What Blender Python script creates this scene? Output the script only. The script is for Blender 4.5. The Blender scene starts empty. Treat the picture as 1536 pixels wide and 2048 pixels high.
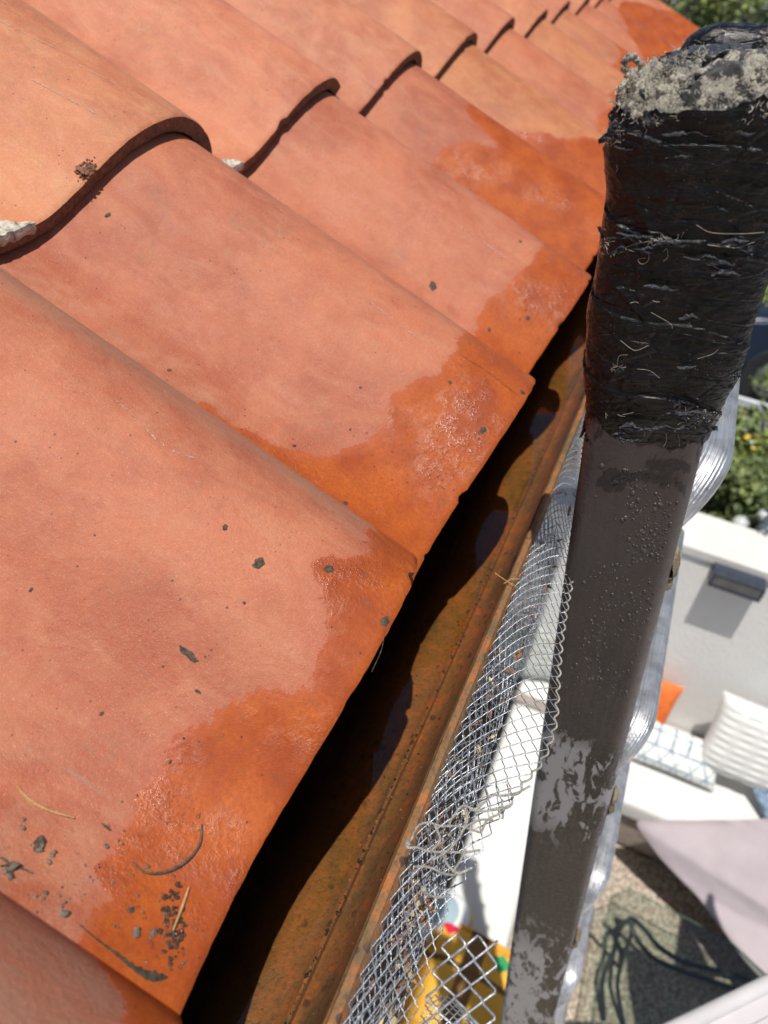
import bpy, bmesh, math, random
import numpy as np
from mathutils import Vector, Matrix, noise
random.seed(7)
scene = bpy.context.scene
COL = scene.collection

# ------------------------------------------------------------------ camera, sky, sun, exposure
F, CX, CY, H = 1500.0, 768.0, 1024.0, 3.6
def unit(v):
    v = np.array(v, float); return v/np.linalg.norm(v)
cE = unit([1542-CX, -(-110-CY), -F])                       # eave direction as the camera sees it
cU = np.array([math.cos(math.radians(35)), -math.sin(math.radians(35)), 0.0])
cU = unit(cU-cU.dot(cE)*cE)
cN = np.cross(cU, cE); cN = cN if cN[2] > 0 else -cN
PITCH = math.radians(20)
cZ = math.cos(PITCH)*cN-math.sin(PITCH)*cU
cO = math.cos(PITCH)*cU+math.sin(PITCH)*cN
RM = np.array([cO, cE, cZ])                                # world x = outward, y = along the eave, z = up
CAM = np.array([0, 0, H])
cam = bpy.data.cameras.new('camera'); co = bpy.data.objects.new('camera', cam); COL.objects.link(co)
m = Matrix([[RM[i][j] for j in range(3)] for i in range(3)]).to_4x4(); m.translation = Vector((0, 0, H))
co.matrix_world = m
cam.sensor_fit = 'VERTICAL'; cam.sensor_height = 9.8; cam.sensor_width = 9.8*.75; cam.lens = F/2048*9.8
cam.clip_start = .01; cam.clip_end = 600
cam.dof.use_dof = True; cam.dof.focus_distance = .47; cam.dof.aperture_fstop = 2.2
scene.camera = co

SUN = unit([-.03, -.28, 1.0])
w = bpy.data.worlds.new('World'); scene.world = w; w.use_nodes = True
nt = w.node_tree
sky = nt.nodes.new('ShaderNodeTexSky'); sky.sky_type = 'NISHITA'; sky.sun_disc = False
sky.sun_elevation = math.asin(SUN[2]); sky.sun_rotation = math.atan2(SUN[0], SUN[1])
nt.links.new(sky.outputs[0], nt.nodes['Background'].inputs[0]); nt.nodes['Background'].inputs[1].default_value = .085
sl = bpy.data.lights.new('sun', 'SUN'); sl.energy = 4.9; sl.angle = math.radians(.5); sl.color = (1, .955, .88)
so = bpy.data.objects.new('sun', sl); COL.objects.link(so)
so.rotation_euler = Vector(SUN).to_track_quat('Z', 'Y').to_euler()
scene.view_settings.view_transform = 'Standard'; scene.view_settings.look = 'None'
scene.view_settings.exposure = 0; scene.view_settings.gamma = 1

# ------------------------------------------------------------------ measuring helpers
def ray(x, y): return RM @ np.array([(x-CX)/F, -(y-CY)/F, -1.0])
def at_z(x, y, z):
    r = ray(x, y); return CAM+r*((z-H)/r[2])
def at_e(x, y, e):
    r = ray(x, y); return CAM+r*(e/r[1])
def at_d(x, y, d): return CAM+ray(x, y)*d

# ------------------------------------------------------------------ material helpers
class NB:
    def __init__(s, name):
        s.m = bpy.data.materials.new(name); s.m.use_nodes = True; s.t = s.m.node_tree
        s.b = s.t.nodes['Principled BSDF']; s.out = s.t.nodes['Material Output']
        s.tc = s.t.nodes.new('ShaderNodeTexCoord')
    def set(s, sock, v):
        if hasattr(v, 'is_output') or isinstance(v, bpy.types.NodeSocket): s.t.links.new(v, sock)
        elif isinstance(v, (tuple, list)) and len(v) == 3 and sock.type == 'RGBA': sock.default_value = (*v, 1)
        else: sock.default_value = v
    def node(s, typ, **kw):
        n = s.t.nodes.new(typ)
        for k, v in kw.items(): setattr(n, k, v)
        return n
    def co(s, scale=(1, 1, 1), rnd=True, kind='Object', rot=(0, 0, 0)):
        mp = s.node('ShaderNodeMapping'); s.t.links.new(s.tc.outputs[kind], mp.inputs[0])
        mp.inputs['Scale'].default_value = scale; mp.inputs['Rotation'].default_value = rot
        if rnd:
            oi = s.node('ShaderNodeObjectInfo'); mu = s.math('MULTIPLY', oi.outputs['Random'], 37.0)
            cx = s.node('ShaderNodeCombineXYZ')
            for i in range(3): s.t.links.new(mu, cx.inputs[i])
            s.t.links.new(cx.outputs[0], mp.inputs['Location'])
        return mp.outputs[0]
    def noise(s, vec, scale, detail=4, rough=.55, dist=0, out='Fac'):
        n = s.node('ShaderNodeTexNoise'); s.set(n.inputs['Vector'], vec)
        n.inputs['Scale'].default_value = scale; n.inputs['Detail'].default_value = detail
        n.inputs['Roughness'].default_value = rough; n.inputs['Distortion'].default_value = dist
        return n.outputs[out]
    def voro(s, vec, scale, feature='F1', out='Distance', rnd=1):
        n = s.node('ShaderNodeTexVoronoi', feature=feature); s.set(n.inputs['Vector'], vec)
        n.inputs['Scale'].default_value = scale; n.inputs['Randomness'].default_value = rnd
        return n.outputs[out]
    def wave(s, vec, scale, dist=0, detail=2, dirn='X'):
        n = s.node('ShaderNodeTexWave', bands_direction=dirn); s.set(n.inputs['Vector'], vec)
        n.inputs['Scale'].default_value = scale; n.inputs['Distortion'].default_value = dist
        n.inputs['Detail'].default_value = detail
        return n.outputs['Fac']
    def rng(s, v, a, b, c=0., d=1., smooth=False):
        n = s.node('ShaderNodeMapRange'); s.set(n.inputs[0], v)
        if smooth: n.interpolation_type = 'SMOOTHSTEP'
        for i, q in zip((1, 2, 3, 4), (a, b, c, d)): n.inputs[i].default_value = q
        return n.outputs[0]
    def math(s, op, a, b=0.5, clamp=False):
        n = s.node('ShaderNodeMath', operation=op, use_clamp=clamp); s.set(n.inputs[0], a); s.set(n.inputs[1], b)
        return n.outputs[0]
    def mix(s, f, a, b, mode='MIX'):
        n = s.node('ShaderNodeMix', data_type='RGBA', blend_type=mode)
        s.set(n.inputs[0], f); s.set(n.inputs[6], a); s.set(n.inputs[7], b)
        return n.outputs[2]
    def attr(s, name, out='Fac'):
        n = s.node('ShaderNodeAttribute', attribute_name=name); return n.outputs[out]
    def sep(s, vec):
        n = s.node('ShaderNodeSeparateXYZ'); s.set(n.inputs[0], vec); return n.outputs
    def bump(s, h, dist, strength=1, prev=None):
        n = s.node('ShaderNodeBump'); s.set(n.inputs['Height'], h)
        n.inputs['Distance'].default_value = dist; n.inputs['Strength'].default_value = strength
        if prev is not None: s.t.links.new(prev, n.inputs['Normal'])
        return n.outputs[0]
    def fin(s, color=None, rough=None, normal=None, metal=None, spec=None, **kw):
        if color is not None: s.set(s.b.inputs['Base Color'], color)
        if rough is not None: s.set(s.b.inputs['Roughness'], rough)
        if normal is not None: s.t.links.new(normal, s.b.inputs['Normal'])
        if metal is not None: s.set(s.b.inputs['Metallic'], metal)
        if spec is not None: s.set(s.b.inputs['Specular IOR Level'], spec)
        for k, v in kw.items(): s.set(s.b.inputs[k.replace('_', ' ')], v)
        return s.m

def simple(name, c1, c2, scale=20, rough=.7, bump=.001, bscale=None, **kw):
    b = NB(name); v = b.co(); n = b.noise(v, scale, 5)
    n2 = b.noise(v, bscale or scale*6, 4)
    return b.fin(b.mix(b.rng(n, .35, .65), c1, c2), rough, b.bump(n2, bump), **kw)

# ------------------------------------------------------------------ object helpers
def tag(o, label=None, cat=None, group=None, kind=None):
    if label: o['label'] = label
    if cat: o['category'] = cat
    if group: o['group'] = group
    if kind: o['kind'] = kind
    return o
def empty(name, loc=(0, 0, 0), mat=None):
    o = bpy.data.objects.new(name, None); COL.objects.link(o); o.empty_display_size = .05
    if mat is not None: o.matrix_world = mat
    else: o.location = loc
    return o
class MB:
    """collects vertices and faces of one mesh"""
    def __init__(s): s.v = []; s.f = []; s.mi = []; s.cur = 0
    def face(s, idx): s.f.append(tuple(idx)); s.mi.append(s.cur)
    def add(s, vs, fs):
        b = len(s.v); s.v += [tuple(map(float, p)) for p in vs]
        for q in fs: s.face([b+i for i in q])
        return b
    def box(s, lo, hi, M=None, bev=0):
        bm = bmesh.new(); bmesh.ops.create_cube(bm, size=1)
        for v in bm.verts: v.co = Vector([lo[i]+(v.co[i]+.5)*(hi[i]-lo[i]) for i in range(3)])
        if bev: bmesh.ops.bevel(bm, geom=bm.edges[:], offset=bev, segments=3, profile=.5, affect='EDGES')
        if M is not None: bm.transform(M)
        s.frombm(bm)
    def frombm(s, bm):
        bm.verts.index_update(); s.add([v.co for v in bm.verts], [[v.index for v in f.verts] for f in bm.faces]); bm.free()
    def tube(s, pts, r, n=6, cap=True, flat=1.0):
        pts = [Vector(p) for p in pts]; k = len(pts)
        rs = r if isinstance(r, (list, tuple)) else [r]*k
        t0 = (pts[1]-pts[0]).normalized()
        up = Vector((0, 0, 1)) if abs(t0.z) < .9 else Vector((1, 0, 0))
        a = t0.cross(up).normalized(); base = len(s.v)
        for i, p in enumerate(pts):
            t = (pts[min(i+1, k-1)]-pts[max(i-1, 0)])
            t = t.normalized() if t.length > 1e-9 else t0
            a = (a-t*a.dot(t)); a = a.normalized() if a.length > 1e-6 else t.orthogonal().normalized()
            b = t.cross(a)
            for j in range(n):
                q = 2*math.pi*j/n
                s.v.append(tuple(p+(a*math.cos(q)+b*math.sin(q)*flat)*rs[i]))
        for i in range(k-1):
            for j in range(n):
                s.face((base+i*n+j, base+i*n+(j+1) % n, base+(i+1)*n+(j+1) % n, base+(i+1)*n+j))
        if cap:
            s.face([base+j for j in range(n)][::-1]); s.face([base+(k-1)*n+j for j in range(n)])
    def blob(s, c, r, sq=(1, 1, 1), sub=1, jit=0., M=None):
        bm = bmesh.new(); bmesh.ops.create_icosphere(bm, subdivisions=sub, radius=1)
        for v in bm.verts:
            k = 1+random.uniform(-jit, jit)
            q = Vector((v.co.x*sq[0]*r*k, v.co.y*sq[1]*r*k, v.co.z*sq[2]*r*k))
            if M is not None: q = M @ q
            v.co = q+Vector(c)
        s.frombm(bm)
    def grid(s, P, closed_u=False, closed_v=False):
        """P[i][j] points"""
        nu, nv = len(P), len(P[0]); b = len(s.v)
        for row in P: s.v += [tuple(map(float, p)) for p in row]
        for i in range(nu if closed_u else nu-1):
            for j in range(nv if closed_v else nv-1):
                i2, j2 = (i+1) % nu, (j+1) % nv
                s.face((b+i*nv+j, b+i2*nv+j, b+i2*nv+j2, b+i*nv+j2))
        return b
    def build(s, name, mats, parent=None, smooth=True, loc=None, sharp=40):
        me = bpy.data.meshes.new(name); me.from_pydata(s.v, [], s.f)
        mats = mats if isinstance(mats, (list, tuple)) else [mats]
        for q in mats: me.materials.append(q)
        if len(mats) > 1: me.polygons.foreach_set('material_index', s.mi)
        if smooth:
            me.polygons.foreach_set('use_smooth', [True]*len(s.f))
            if sharp: me.set_sharp_from_angle(angle=math.radians(sharp))
        me.update(); o = bpy.data.objects.new(name, me); COL.objects.link(o)
        if parent is not None: o.parent = parent
        if loc is not None: o.location = loc
        return o
def fbm(p, o=4, s=1.0): return noise.fractal(Vector(p)*s, 1.0, 2.0, o)
def smooth(pts, n):
    """Catmull-Rom through points"""
    P = [Vector(p) for p in pts]; P = [P[0]*2-P[1]]+P+[P[-1]*2-P[-2]]; out = []
    for i in range(1, len(P)-2):
        for k in range(n):
            t = k/n
            out.append(.5*((2*P[i])+(P[i+1]-P[i-1])*t+(2*P[i-1]-5*P[i]+4*P[i+1]-P[i+2])*t*t+(3*P[i]-P[i-1]-3*P[i+1]+P[i+2])*t**3))
    out.append(P[-2]); return out

# ------------------------------------------------------------------ materials
def mat_tile():
    b = NB('fired_clay'); v = b.co(); raw = b.co(rnd=False); x, y, z = b.sep(raw)
    oi = b.node('ShaderNodeObjectInfo')
    big = b.noise(v, 8, 6, .7, .4); mid = b.noise(v, 45, 5, .65); fine = b.noise(v, 420, 4, .7); vfine = b.noise(v, 1500, 2, .6)
    streak = b.noise(b.co((9, 26, 12)), 2.4, 6, .68, .6)
    c = b.mix(b.rng(big, .40, .60), (.47, .145, .068), (.34, .085, .038))
    c = b.mix(b.rng(streak, .45, .75, 0, .5), c, (.52, .235, .125))
    c = b.mix(b.rng(mid, .52, .75, 0, .4), c, (.50, .235, .13))
    c = b.mix(b.rng(mid, .30, .42, .45, 0), c, (.32, .07, .03))
    # grey-buff tone along the far flank of each barrel
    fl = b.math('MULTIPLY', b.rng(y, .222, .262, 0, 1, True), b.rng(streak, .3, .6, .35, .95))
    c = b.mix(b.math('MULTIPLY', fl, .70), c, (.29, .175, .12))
    panb = b.math('MULTIPLY', b.rng(y, .075, .02, 0, 1, True), b.rng(mid, .40, .7, 0, .8))
    c = b.mix(b.math('MULTIPLY', panb, .6), c, (.40, .24, .16))
    c = b.mix(b.rng(fine, .36, .62, .42, 0), c, (.34, .12, .075))
    c = b.mix(b.rng(vfine, .60, .78, 0, .65), c, (.74, .42, .28))
    c = b.mix(1.0, c, oi.outputs['Color'], 'MULTIPLY')
    soot = b.math('MULTIPLY', b.rng(b.noise(v, 17, 6, .72), .54, .68), b.rng(b.noise(v, 300, 3, .6), .42, .58))
    c = b.mix(b.math('MULTIPLY', soot, .30), c, (.16, .11, .08))
    # pits and specks of dirt
    pd = b.voro(v, 170); pm = b.math('MULTIPLY', b.rng(pd, .09, .14, 1, 0), b.rng(b.noise(v, 60, 2), .55, .62))
    c = b.mix(pm, c, (.07, .045, .035))
    scr = b.noise(b.co((6, 120, 30), rot=(0, 0, .3)), 2.2, 4, .6)
    c = b.mix(b.math('MULTIPLY', b.rng(scr, .66, .72, 0, .6), b.rng(big, .45, .55)), c, (.26, .18, .14))
    # wet, darker and more saturated clay
    wn = b.math('ADD', b.attr('wet'), b.math('ADD', b.math('MULTIPLY', b.math('SUBTRACT', b.noise(v, 60, 6, .7), .5), .022),
                                             b.math('MULTIPLY', b.math('SUBTRACT', b.noise(v, 330, 3, .6), .5), .006)))
    wet = b.rng(wn, -.0004, .0011)
    c = b.mix(b.rng(wn, -.007, 0, 0, .35), c, (.36, .095, .045))
    wc = b.mix(b.rng(b.noise(v, 26, 5, .62), .38, .64), (.43, .098, .018), (.30, .056, .014))
    wc = b.mix(b.rng(fine, .35, .6, .55, 0), wc, (.24, .05, .015))
    wc = b.mix(b.math('MULTIPLY', b.rng(b.noise(v, 70, 6, .72), .60, .72, 0, .75), b.rng(x, -.11, -.01)), wc, (.10, .065, .045))
    wc = b.mix(b.rng(wn, .001, .009, .55, 0), wc, (.40, .10, .045))
    wc = b.mix(pm, wc, (.03, .02, .02))
    c = b.mix(wet, c, wc)
    glint = b.math('MULTIPLY', b.rng(b.noise(v, 11, 4), .48, .62), b.rng(b.noise(v, 90, 4, .7), .42, .58, .1, 1))
    nr = b.bump(b.math('MULTIPLY', b.noise(v, 260, 5, .7), b.math('SUBTRACT', 1.0, b.math('MULTIPLY', wet, b.math('SUBTRACT', .75, b.math('MULTIPLY', glint, .6))))), .0011, .7)
    nr = b.bump(vfine, .0003, .8, nr)
    nr = b.bump(b.math('MULTIPLY', b.noise(v, 620, 3, .6), b.math('MULTIPLY', glint, wet)), .0006, .8, nr)
    wr = b.mix(glint, (.50, .50, .50), (.17, .17, .17))
    rr = b.mix(wet, b.mix(b.rng(mid, .4, .6), (.52, .52, .52), (.66, .66, .66)), wr)
    return b.fin(c, rr, nr, spec=b.mix(wet, (.40, .40, .40), b.mix(glint, (.16, .16, .16), (.55, .55, .55))))
def mat_nose():
    b = NB('broken_clay_edge'); v = b.co(); n = b.noise(v, 220, 5, .7)
    c = b.mix(b.rng(n, .35, .65), (.30, .13, .075), (.12, .06, .04))
    return b.fin(c, .95, b.bump(b.noise(v, 500, 4), .0015))
def mat_spot():
    b = NB('dark_lichen_crust'); v = b.co(); n = b.noise(v, 500, 4, .7)
    return b.fin(b.mix(b.rng(n, .4, .6), (.035, .024, .016), (.11, .075, .045)), .8, b.bump(n, .001))
def mat_mortar():
    b = NB('lime_mortar'); v = b.co(); n = b.noise(v, 130, 6, .7); n2 = b.noise(b.co((1, 4, 1)), 60, 4, .7)
    c = b.mix(b.rng(n, .4, .62), (.62, .57, .47), (.28, .25, .20)); c = b.mix(b.rng(n2, .56, .66, 0, .8), c, (.10, .085, .07))
    return b.fin(c, .95, b.bump(n, .002))
def mat_gutter():
    b = NB('rusted_steel'); v = b.co(rnd=False); x, y, z = b.sep(v)
    n1 = b.noise(b.co((1, .45, 1), False), 26, 6, .65, .6); n2 = b.noise(v, 75, 6, .7); n3 = b.noise(v, 330, 3, .6)
    c = b.mix(b.rng(n1, .38, .62), (.19, .115, .055), (.28, .135, .055))
    c = b.mix(b.rng(n1, .30, .42, .8, 0), c, (.105, .085, .045))
    blot = b.math('MULTIPLY', b.rng(n2, .49, .60), b.rng(n1, .36, .52))
    c = b.mix(b.math('MULTIPLY', blot, b.rng(x, .13, .165, .30, .8)), c, (.46, .135, .028))
    c = b.mix(b.rng(b.noise(v, 150, 5, .7), .58, .66, 0, .6), c, (.38, .10, .02))
    spots = b.voro(v, 90); c = b.mix(b.math('MULTIPLY', b.rng(spots, .20, .28, .8, 0), b.rng(b.noise(v, 22, 2), .5, .6)), c, (.055, .032, .028))
    c = b.mix(b.rng(n3, .3, .5, .5, 0), c, (.06, .035, .02))
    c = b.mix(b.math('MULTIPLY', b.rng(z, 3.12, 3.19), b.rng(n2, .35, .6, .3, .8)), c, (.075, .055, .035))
    c = b.mix(b.rng(x, .130, .100), c, (.012, .009, .007))  # near-black towards the house side: shade under the tiles painted in
    return b.fin(c, b.rng(n2, .4, .6, .33, .62), b.bump(n3, .0007, .7, b.bump(n2, .0009)), spec=.5)
def mat_water(name='rain_water', tint=(.80, .70, .52), rough=.0, bump=0.0):
    b = NB(name); t = b.t
    tr = b.node('ShaderNodeBsdfTransparent'); tr.inputs[0].default_value = (*tint, 1)
    gl = b.node('ShaderNodeBsdfGlossy'); gl.inputs['Roughness'].default_value = rough
    fr = b.node('ShaderNodeFresnel'); fr.inputs[0].default_value = 1.5
    if bump:
        q = b.bump(b.noise(b.co(rnd=False), 18, 2), bump)
        t.links.new(q, gl.inputs['Normal']); t.links.new(q, fr.inputs['Normal'])
    mx = b.node('ShaderNodeMixShader'); t.links.new(fr.outputs[0], mx.inputs[0])
    t.links.new(tr.outputs[0], mx.inputs[1]); t.links.new(gl.outputs[0], mx.inputs[2]); t.links.new(mx.outputs[0], b.out.inputs[0])
    return b.m
def mat_bead():
    b = NB('water_bead'); t = b.t
    tr = b.node('ShaderNodeBsdfTransparent'); tr.inputs[0].default_value = (.92, .86, .82, 1)
    gl = b.node('ShaderNodeBsdfGlossy'); gl.inputs['Roughness'].default_value = .12
    fr = b.node('ShaderNodeFresnel'); fr.inputs[0].default_value = 1.45
    mx = b.node('ShaderNodeMixShader'); t.links.new(b.math('ADD', fr.outputs[0], .05), mx.inputs[0])
    t.links.new(tr.outputs[0], mx.inputs[1]); t.links.new(gl.outputs[0], mx.inputs[2]); t.links.new(mx.outputs[0], b.out.inputs[0])
    return b.m
def mat_wire():
    b = NB('galvanised_wire'); v = b.co(); n = b.noise(v, 60, 4, .6); f = b.noise(v, 700, 3)
    c = b.mix(b.rng(f, .35, .65), (.55, .58, .62), (.30, .33, .36))
    rust = b.rng(n, .56, .66)
    c = b.mix(b.math('MULTIPLY', rust, .85), c, (.10, .05, .03))
    return b.fin(c, .42, b.bump(f, .0003), metal=b.rng(rust, 0, 1, .75, .1))
def mat_tape():
    b = NB('black_tape'); v = b.co(rnd=False); n = b.noise(b.co((.5, 1, 2.2), False), 55, 6, .7, .8); d = b.noise(v, 140, 6, .75)
    fib = b.noise(b.co((9, 9, 1), False), 160, 3, .6)
    c = b.mix(b.rng(d, .52, .70, 0, 1), (.0035, .0035, .004), (.022, .014, .011))
    c = b.mix(b.rng(b.noise(v, 900, 2), .70, .76, 0, .7), c, (.22, .18, .12))
    cr = b.voro(b.co((1, 1, 2.6), False, rot=(0, .2, 0)), 34, 'DISTANCE_TO_EDGE'); nr = b.bump(b.rng(cr, 0, .07), .0010, .45); nr = b.bump(n, .0022, .6, nr); nr = b.bump(fib, .0004, .6, nr)
    return b.fin(c, b.rng(d, .4, .62, .08, .24), nr, spec=.36)
def mat_rag():
    b = NB('frayed_cotton_rag'); v = b.co(rnd=False); n = b.noise(v, 75, 6, .75); f = b.noise(v, 600, 5, .8, 1.5)
    c = b.mix(b.rng(f, .38, .60), (.32, .29, .22), (.90, .84, .68))
    c = b.mix(b.rng(n, .475, .52, 0, .97), c, (.008, .008, .010))
    c = b.mix(b.rng(b.noise(v, 45, 3), .52, .62, 0, .5), c, (.10, .095, .09))
    return b.fin(c, .95, b.bump(f, .003, .9), Sheen_Weight=.3)
def mat_rail():
    b = NB('dark_coated_rail'); v = b.co(rnd=False); x, y, z = b.sep(v)
    n = b.noise(b.co((1, 1, .35), False), 40, 5, .6); f = b.noise(v, 230, 5, .7); st = b.noise(b.co((60, 60, 3), False), 4, 3, .6)
    c = b.mix(b.rng(n, .35, .65), (.022, .019, .019), (.046, .035, .032))
    c = b.mix(b.rng(f, .55, .68, 0, .5), c, (.016, .014, .013))
    c = b.mix(b.rng(st, .5, .7, 0, .4), c, (.075, .062, .056)); c = b.mix(b.rng(st, .3, .45, .5, 0), c, (.012, .010, .010))
    c = b.mix(b.rng(x, .024, .034, 0, .8), c, (.13, .105, .09))  # lighter right edge: highlight of the rounded corner painted in
    c = b.mix(b.rng(z, -.10, .06, 0, .75), c, b.mix(b.rng(n, .4, .6), (.075, .06, .055), (.055, .043, .04)))
    # peeled places with bare grey metal, sharp ragged outlines (s = distance down from the eave level)
    p = b.noise(b.co((1.3, 1, .42), False), 62, 7, .68, .8)
    win = b.math('MAXIMUM', b.math('MULTIPLY', b.rng(z, -.185, -.215, 0, 1), b.rng(z, -.40, -.33, 0, 1)),
                 b.rng(z, -.52, -.66, 0, 1))
    side = b.rng(x, .016, 0, .45, 1)
    pm = b.math('MULTIPLY', b.rng(b.math('ADD', p, b.math('MULTIPLY', b.math('MULTIPLY', win, side), .168)), .615, .625), win)
    c = b.mix(b.math('MULTIPLY', b.rng(p, .38, .50), win), c, (.012, .010, .007))
    c = b.mix(pm, c, (.27, .27, .28))
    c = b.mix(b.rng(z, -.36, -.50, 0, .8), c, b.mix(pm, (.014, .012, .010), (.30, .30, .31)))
    nr = b.bump(f, .0010, .6, b.bump(pm, .0012, -1))
    return b.fin(c, b.mix(pm, b.rng(f, .4, .6, .26, .5), (.34, .34, .34)), nr, spec=.5)
def mat_alu():
    b = NB('weathered_aluminium'); v = b.co(rnd=False); n = b.noise(v, 50, 5, .65); st = b.noise(b.co((90, 3, 90), False), 3, 3)
    c = b.mix(b.rng(n, .4, .6), (.62, .63, .65), (.42, .42, .43)); c = b.mix(b.rng(b.noise(v, 180, 4, .7), .62, .70, 0, .7), c, (.16, .13, .10))
    return b.fin(c, b.rng(st, .3, .7, .33, .5), b.bump(st, .0006), metal=.8)
def mat_gravel():
    b = NB('exposed_aggregate'); v = b.co(rnd=False); cell = b.voro(v, 95, out='Color'); d = b.voro(v, 95)
    h = b.sep(cell)[0]; n = b.noise(v, 3, 3)
    c = b.mix(b.rng(h, 0, .5), (.52, .44, .36), (.36, .28, .22)); c = b.mix(b.rng(h, .5, 1), c, (.62, .56, .48))
    c = b.mix(b.rng(b.sep(cell)[1], .72, .9), c, (.38, .21, .17)); c = b.mix(b.rng(b.sep(cell)[2], .85, .95), c, (.60, .56, .48))
    c = b.mix(b.rng(d, .45, .72), c, (.17, .14, .10)); c = b.mix(b.rng(n, .4, .7, 0, .25), c, (.34, .30, .24))
    return b.fin(c, .8, b.bump(d, .006, -1))
def mat_glass():
    b = NB('table_glass'); t = b.t
    tr = b.node('ShaderNodeBsdfTransparent'); tr.inputs[0].default_value = (.86, .90, .87, 1)
    gl = b.node('ShaderNodeBsdfGlossy'); gl.inputs['Roughness'].default_value = .03; fr = b.node('ShaderNodeFresnel'); fr.inputs[0].default_value = 1.45
    mx = b.node('ShaderNodeMixShader'); t.links.new(fr.outputs[0], mx.inputs[0]); t.links.new(tr.outputs[0], mx.inputs[1])
    t.links.new(gl.outputs[0], mx.inputs[2]); t.links.new(mx.outputs[0], b.out.inputs[0]); return b.m
def mat_leaf(name, a, c, d):
    b = NB(name); oi = b.attr('shade'); col = b.mix(b.rng(oi, 0, .5), a, c); col = b.mix(b.rng(oi, .5, 1), col, d)
    return b.fin(col, .6, Subsurface_Weight=0)
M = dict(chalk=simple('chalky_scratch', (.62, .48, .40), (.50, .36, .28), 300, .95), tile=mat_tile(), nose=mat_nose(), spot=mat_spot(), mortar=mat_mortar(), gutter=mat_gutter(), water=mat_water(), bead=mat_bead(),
         wire=mat_wire(), tape=mat_tape(), rag=mat_rag(), rail=mat_rail(), alu=mat_alu(), gravel=mat_gravel(), glass=mat_glass(),
         fibre=simple('pale_cotton_thread', (.60, .55, .44), (.42, .38, .30), 200, .8),
         film=simple('torn_black_film', (.02, .022, .028), (.07, .075, .085), 120, .2, .002),
         needle=simple('dry_pine_needle', (.55, .33, .14), (.42, .24, .10), 200, .6),
         dneedle=simple('wet_pine_needle', (.13, .09, .055), (.07, .05, .035), 200, .35),
         grit=simple('grey_grit', (.26, .215, .16), (.11, .095, .07), 300, .9),
         lichen=simple('brown_bracket', (.16, .12, .07), (.32, .26, .17), 120, .8, .002),
         stucco=simple('white_stucco', (.80, .80, .78), (.75, .75, .735), 4, .9, .004, 55),
         cap=simple('white_wall_cap', (.66, .65, .62), (.61, .60, .57), 6, .85, .002),
         cushion=simple('white_outdoor_fabric', (.68, .68, .665), (.62, .62, .605), 8, .9, .001, 300),
         timber=simple('taupe_bench_side', (.33, .28, .25), (.24, .20, .18), 20, .7),
         lilac=simple('lilac_grey_fabric', (.41, .355, .38), (.35, .305, .325), 5, .85, .006, 9),
         whitef=simple('white_canvas', (.56, .53, .545), (.50, .48, .49), 10, .8, .001, 60),
         orange=simple('orange_fabric', (.80, .19, .035), (.68, .14, .03), 20, .85, .001, 200),
         blackm=simple('black_iron', (.02, .022, .028), (.035, .037, .042), 60, .45),
         lampm=simple('dark_lamp_metal', (.045, .055, .08), (.03, .035, .05), 40, .4),
         deck=simple('roofing_felt', (.03, .025, .022), (.05, .04, .035), 30, .95),
         fascia=simple('dark_fascia_board', (.022, .018, .014), (.012, .010, .009), 30, .8),
         soil=simple('garden_soil', (.09, .07, .045), (.05, .045, .03), 9, .95, .02, 30),
         asphalt=simple('grey_asphalt', (.24, .24, .23), (.19, .19, .185), 3, .9, .004, 90),
         rails=simple('white_painted_rail', (.70, .72, .72), (.62, .64, .64), 20, .5),
         white=simple('white_globe', (.55, .58, .56), (.40, .44, .42), 30, .3),
         red=simple('red_petals', (.50, .02, .03), (.30, .01, .02), 60, .6),
         bark=simple('tree_bark', (.10, .075, .05), (.05, .04, .03), 30, .9, .01),
         pale=simple('pale_house_render', (.72, .71, .68), (.64, .63, .6), 3, .9),
         paned=simple('dark_window_glass', (.05, .07, .09), (.03, .04, .06), 3, .15),
         carb=simple('dark_blue_car_paint', (.015, .025, .05), (.02, .03, .06), 3, .25),
         leafA=mat_leaf('garden_leaf', (.07, .11, .03), (.20, .26, .06), (.42, .42, .09)),
         leafB=mat_leaf('hedge_leaf', (.05, .08, .03), (.12, .16, .05), (.26, .30, .10)),
         petal=simple('yellow_petals', (.62, .42, .03), (.70, .50, .06), 60, .7))

# ------------------------------------------------------------------ roof frame
cp, sp = math.cos(PITCH), math.sin(PITCH)
Uw = np.array([cp, 0, -sp]); Nw = np.array([sp, 0, cp])
C1 = at_d(835, 1115, .487)
PROF = [(0, .012), (.02, .004), (.045, 0), (.07, .002), (.09, .008), (.11, .020), (.13, .035), (.15, .049), (.17, .060),
        (.19, .067), (.21, .070), (.23, .068), (.25, .060), (.27, .046), (.285, .028), (.292, .010)]
_pp = smooth([(a, b, 0) for a, b in PROF], 5)
PY = [p.x for p in _pp]; PZ = [p.y for p in _pp]
THK, EXP, LEN, PIT, STEP = .0138, .376, .435, .28, .0178
def zt(y): return float(np.interp(y, PY, PZ))
def tile_origin(col, row, du=0.0):
    return C1+np.array([0, 1, 0])*(PIT*(col-1)-.27-(.012 if col == 0 else 0))+Nw*(-.045+STEP*(row-1))+Uw*(du-EXP*(row-1))
def to_local(P, O):
    d = np.array(P)-O; return d.dot(Uw), d[1], d.dot(Nw)
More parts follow.
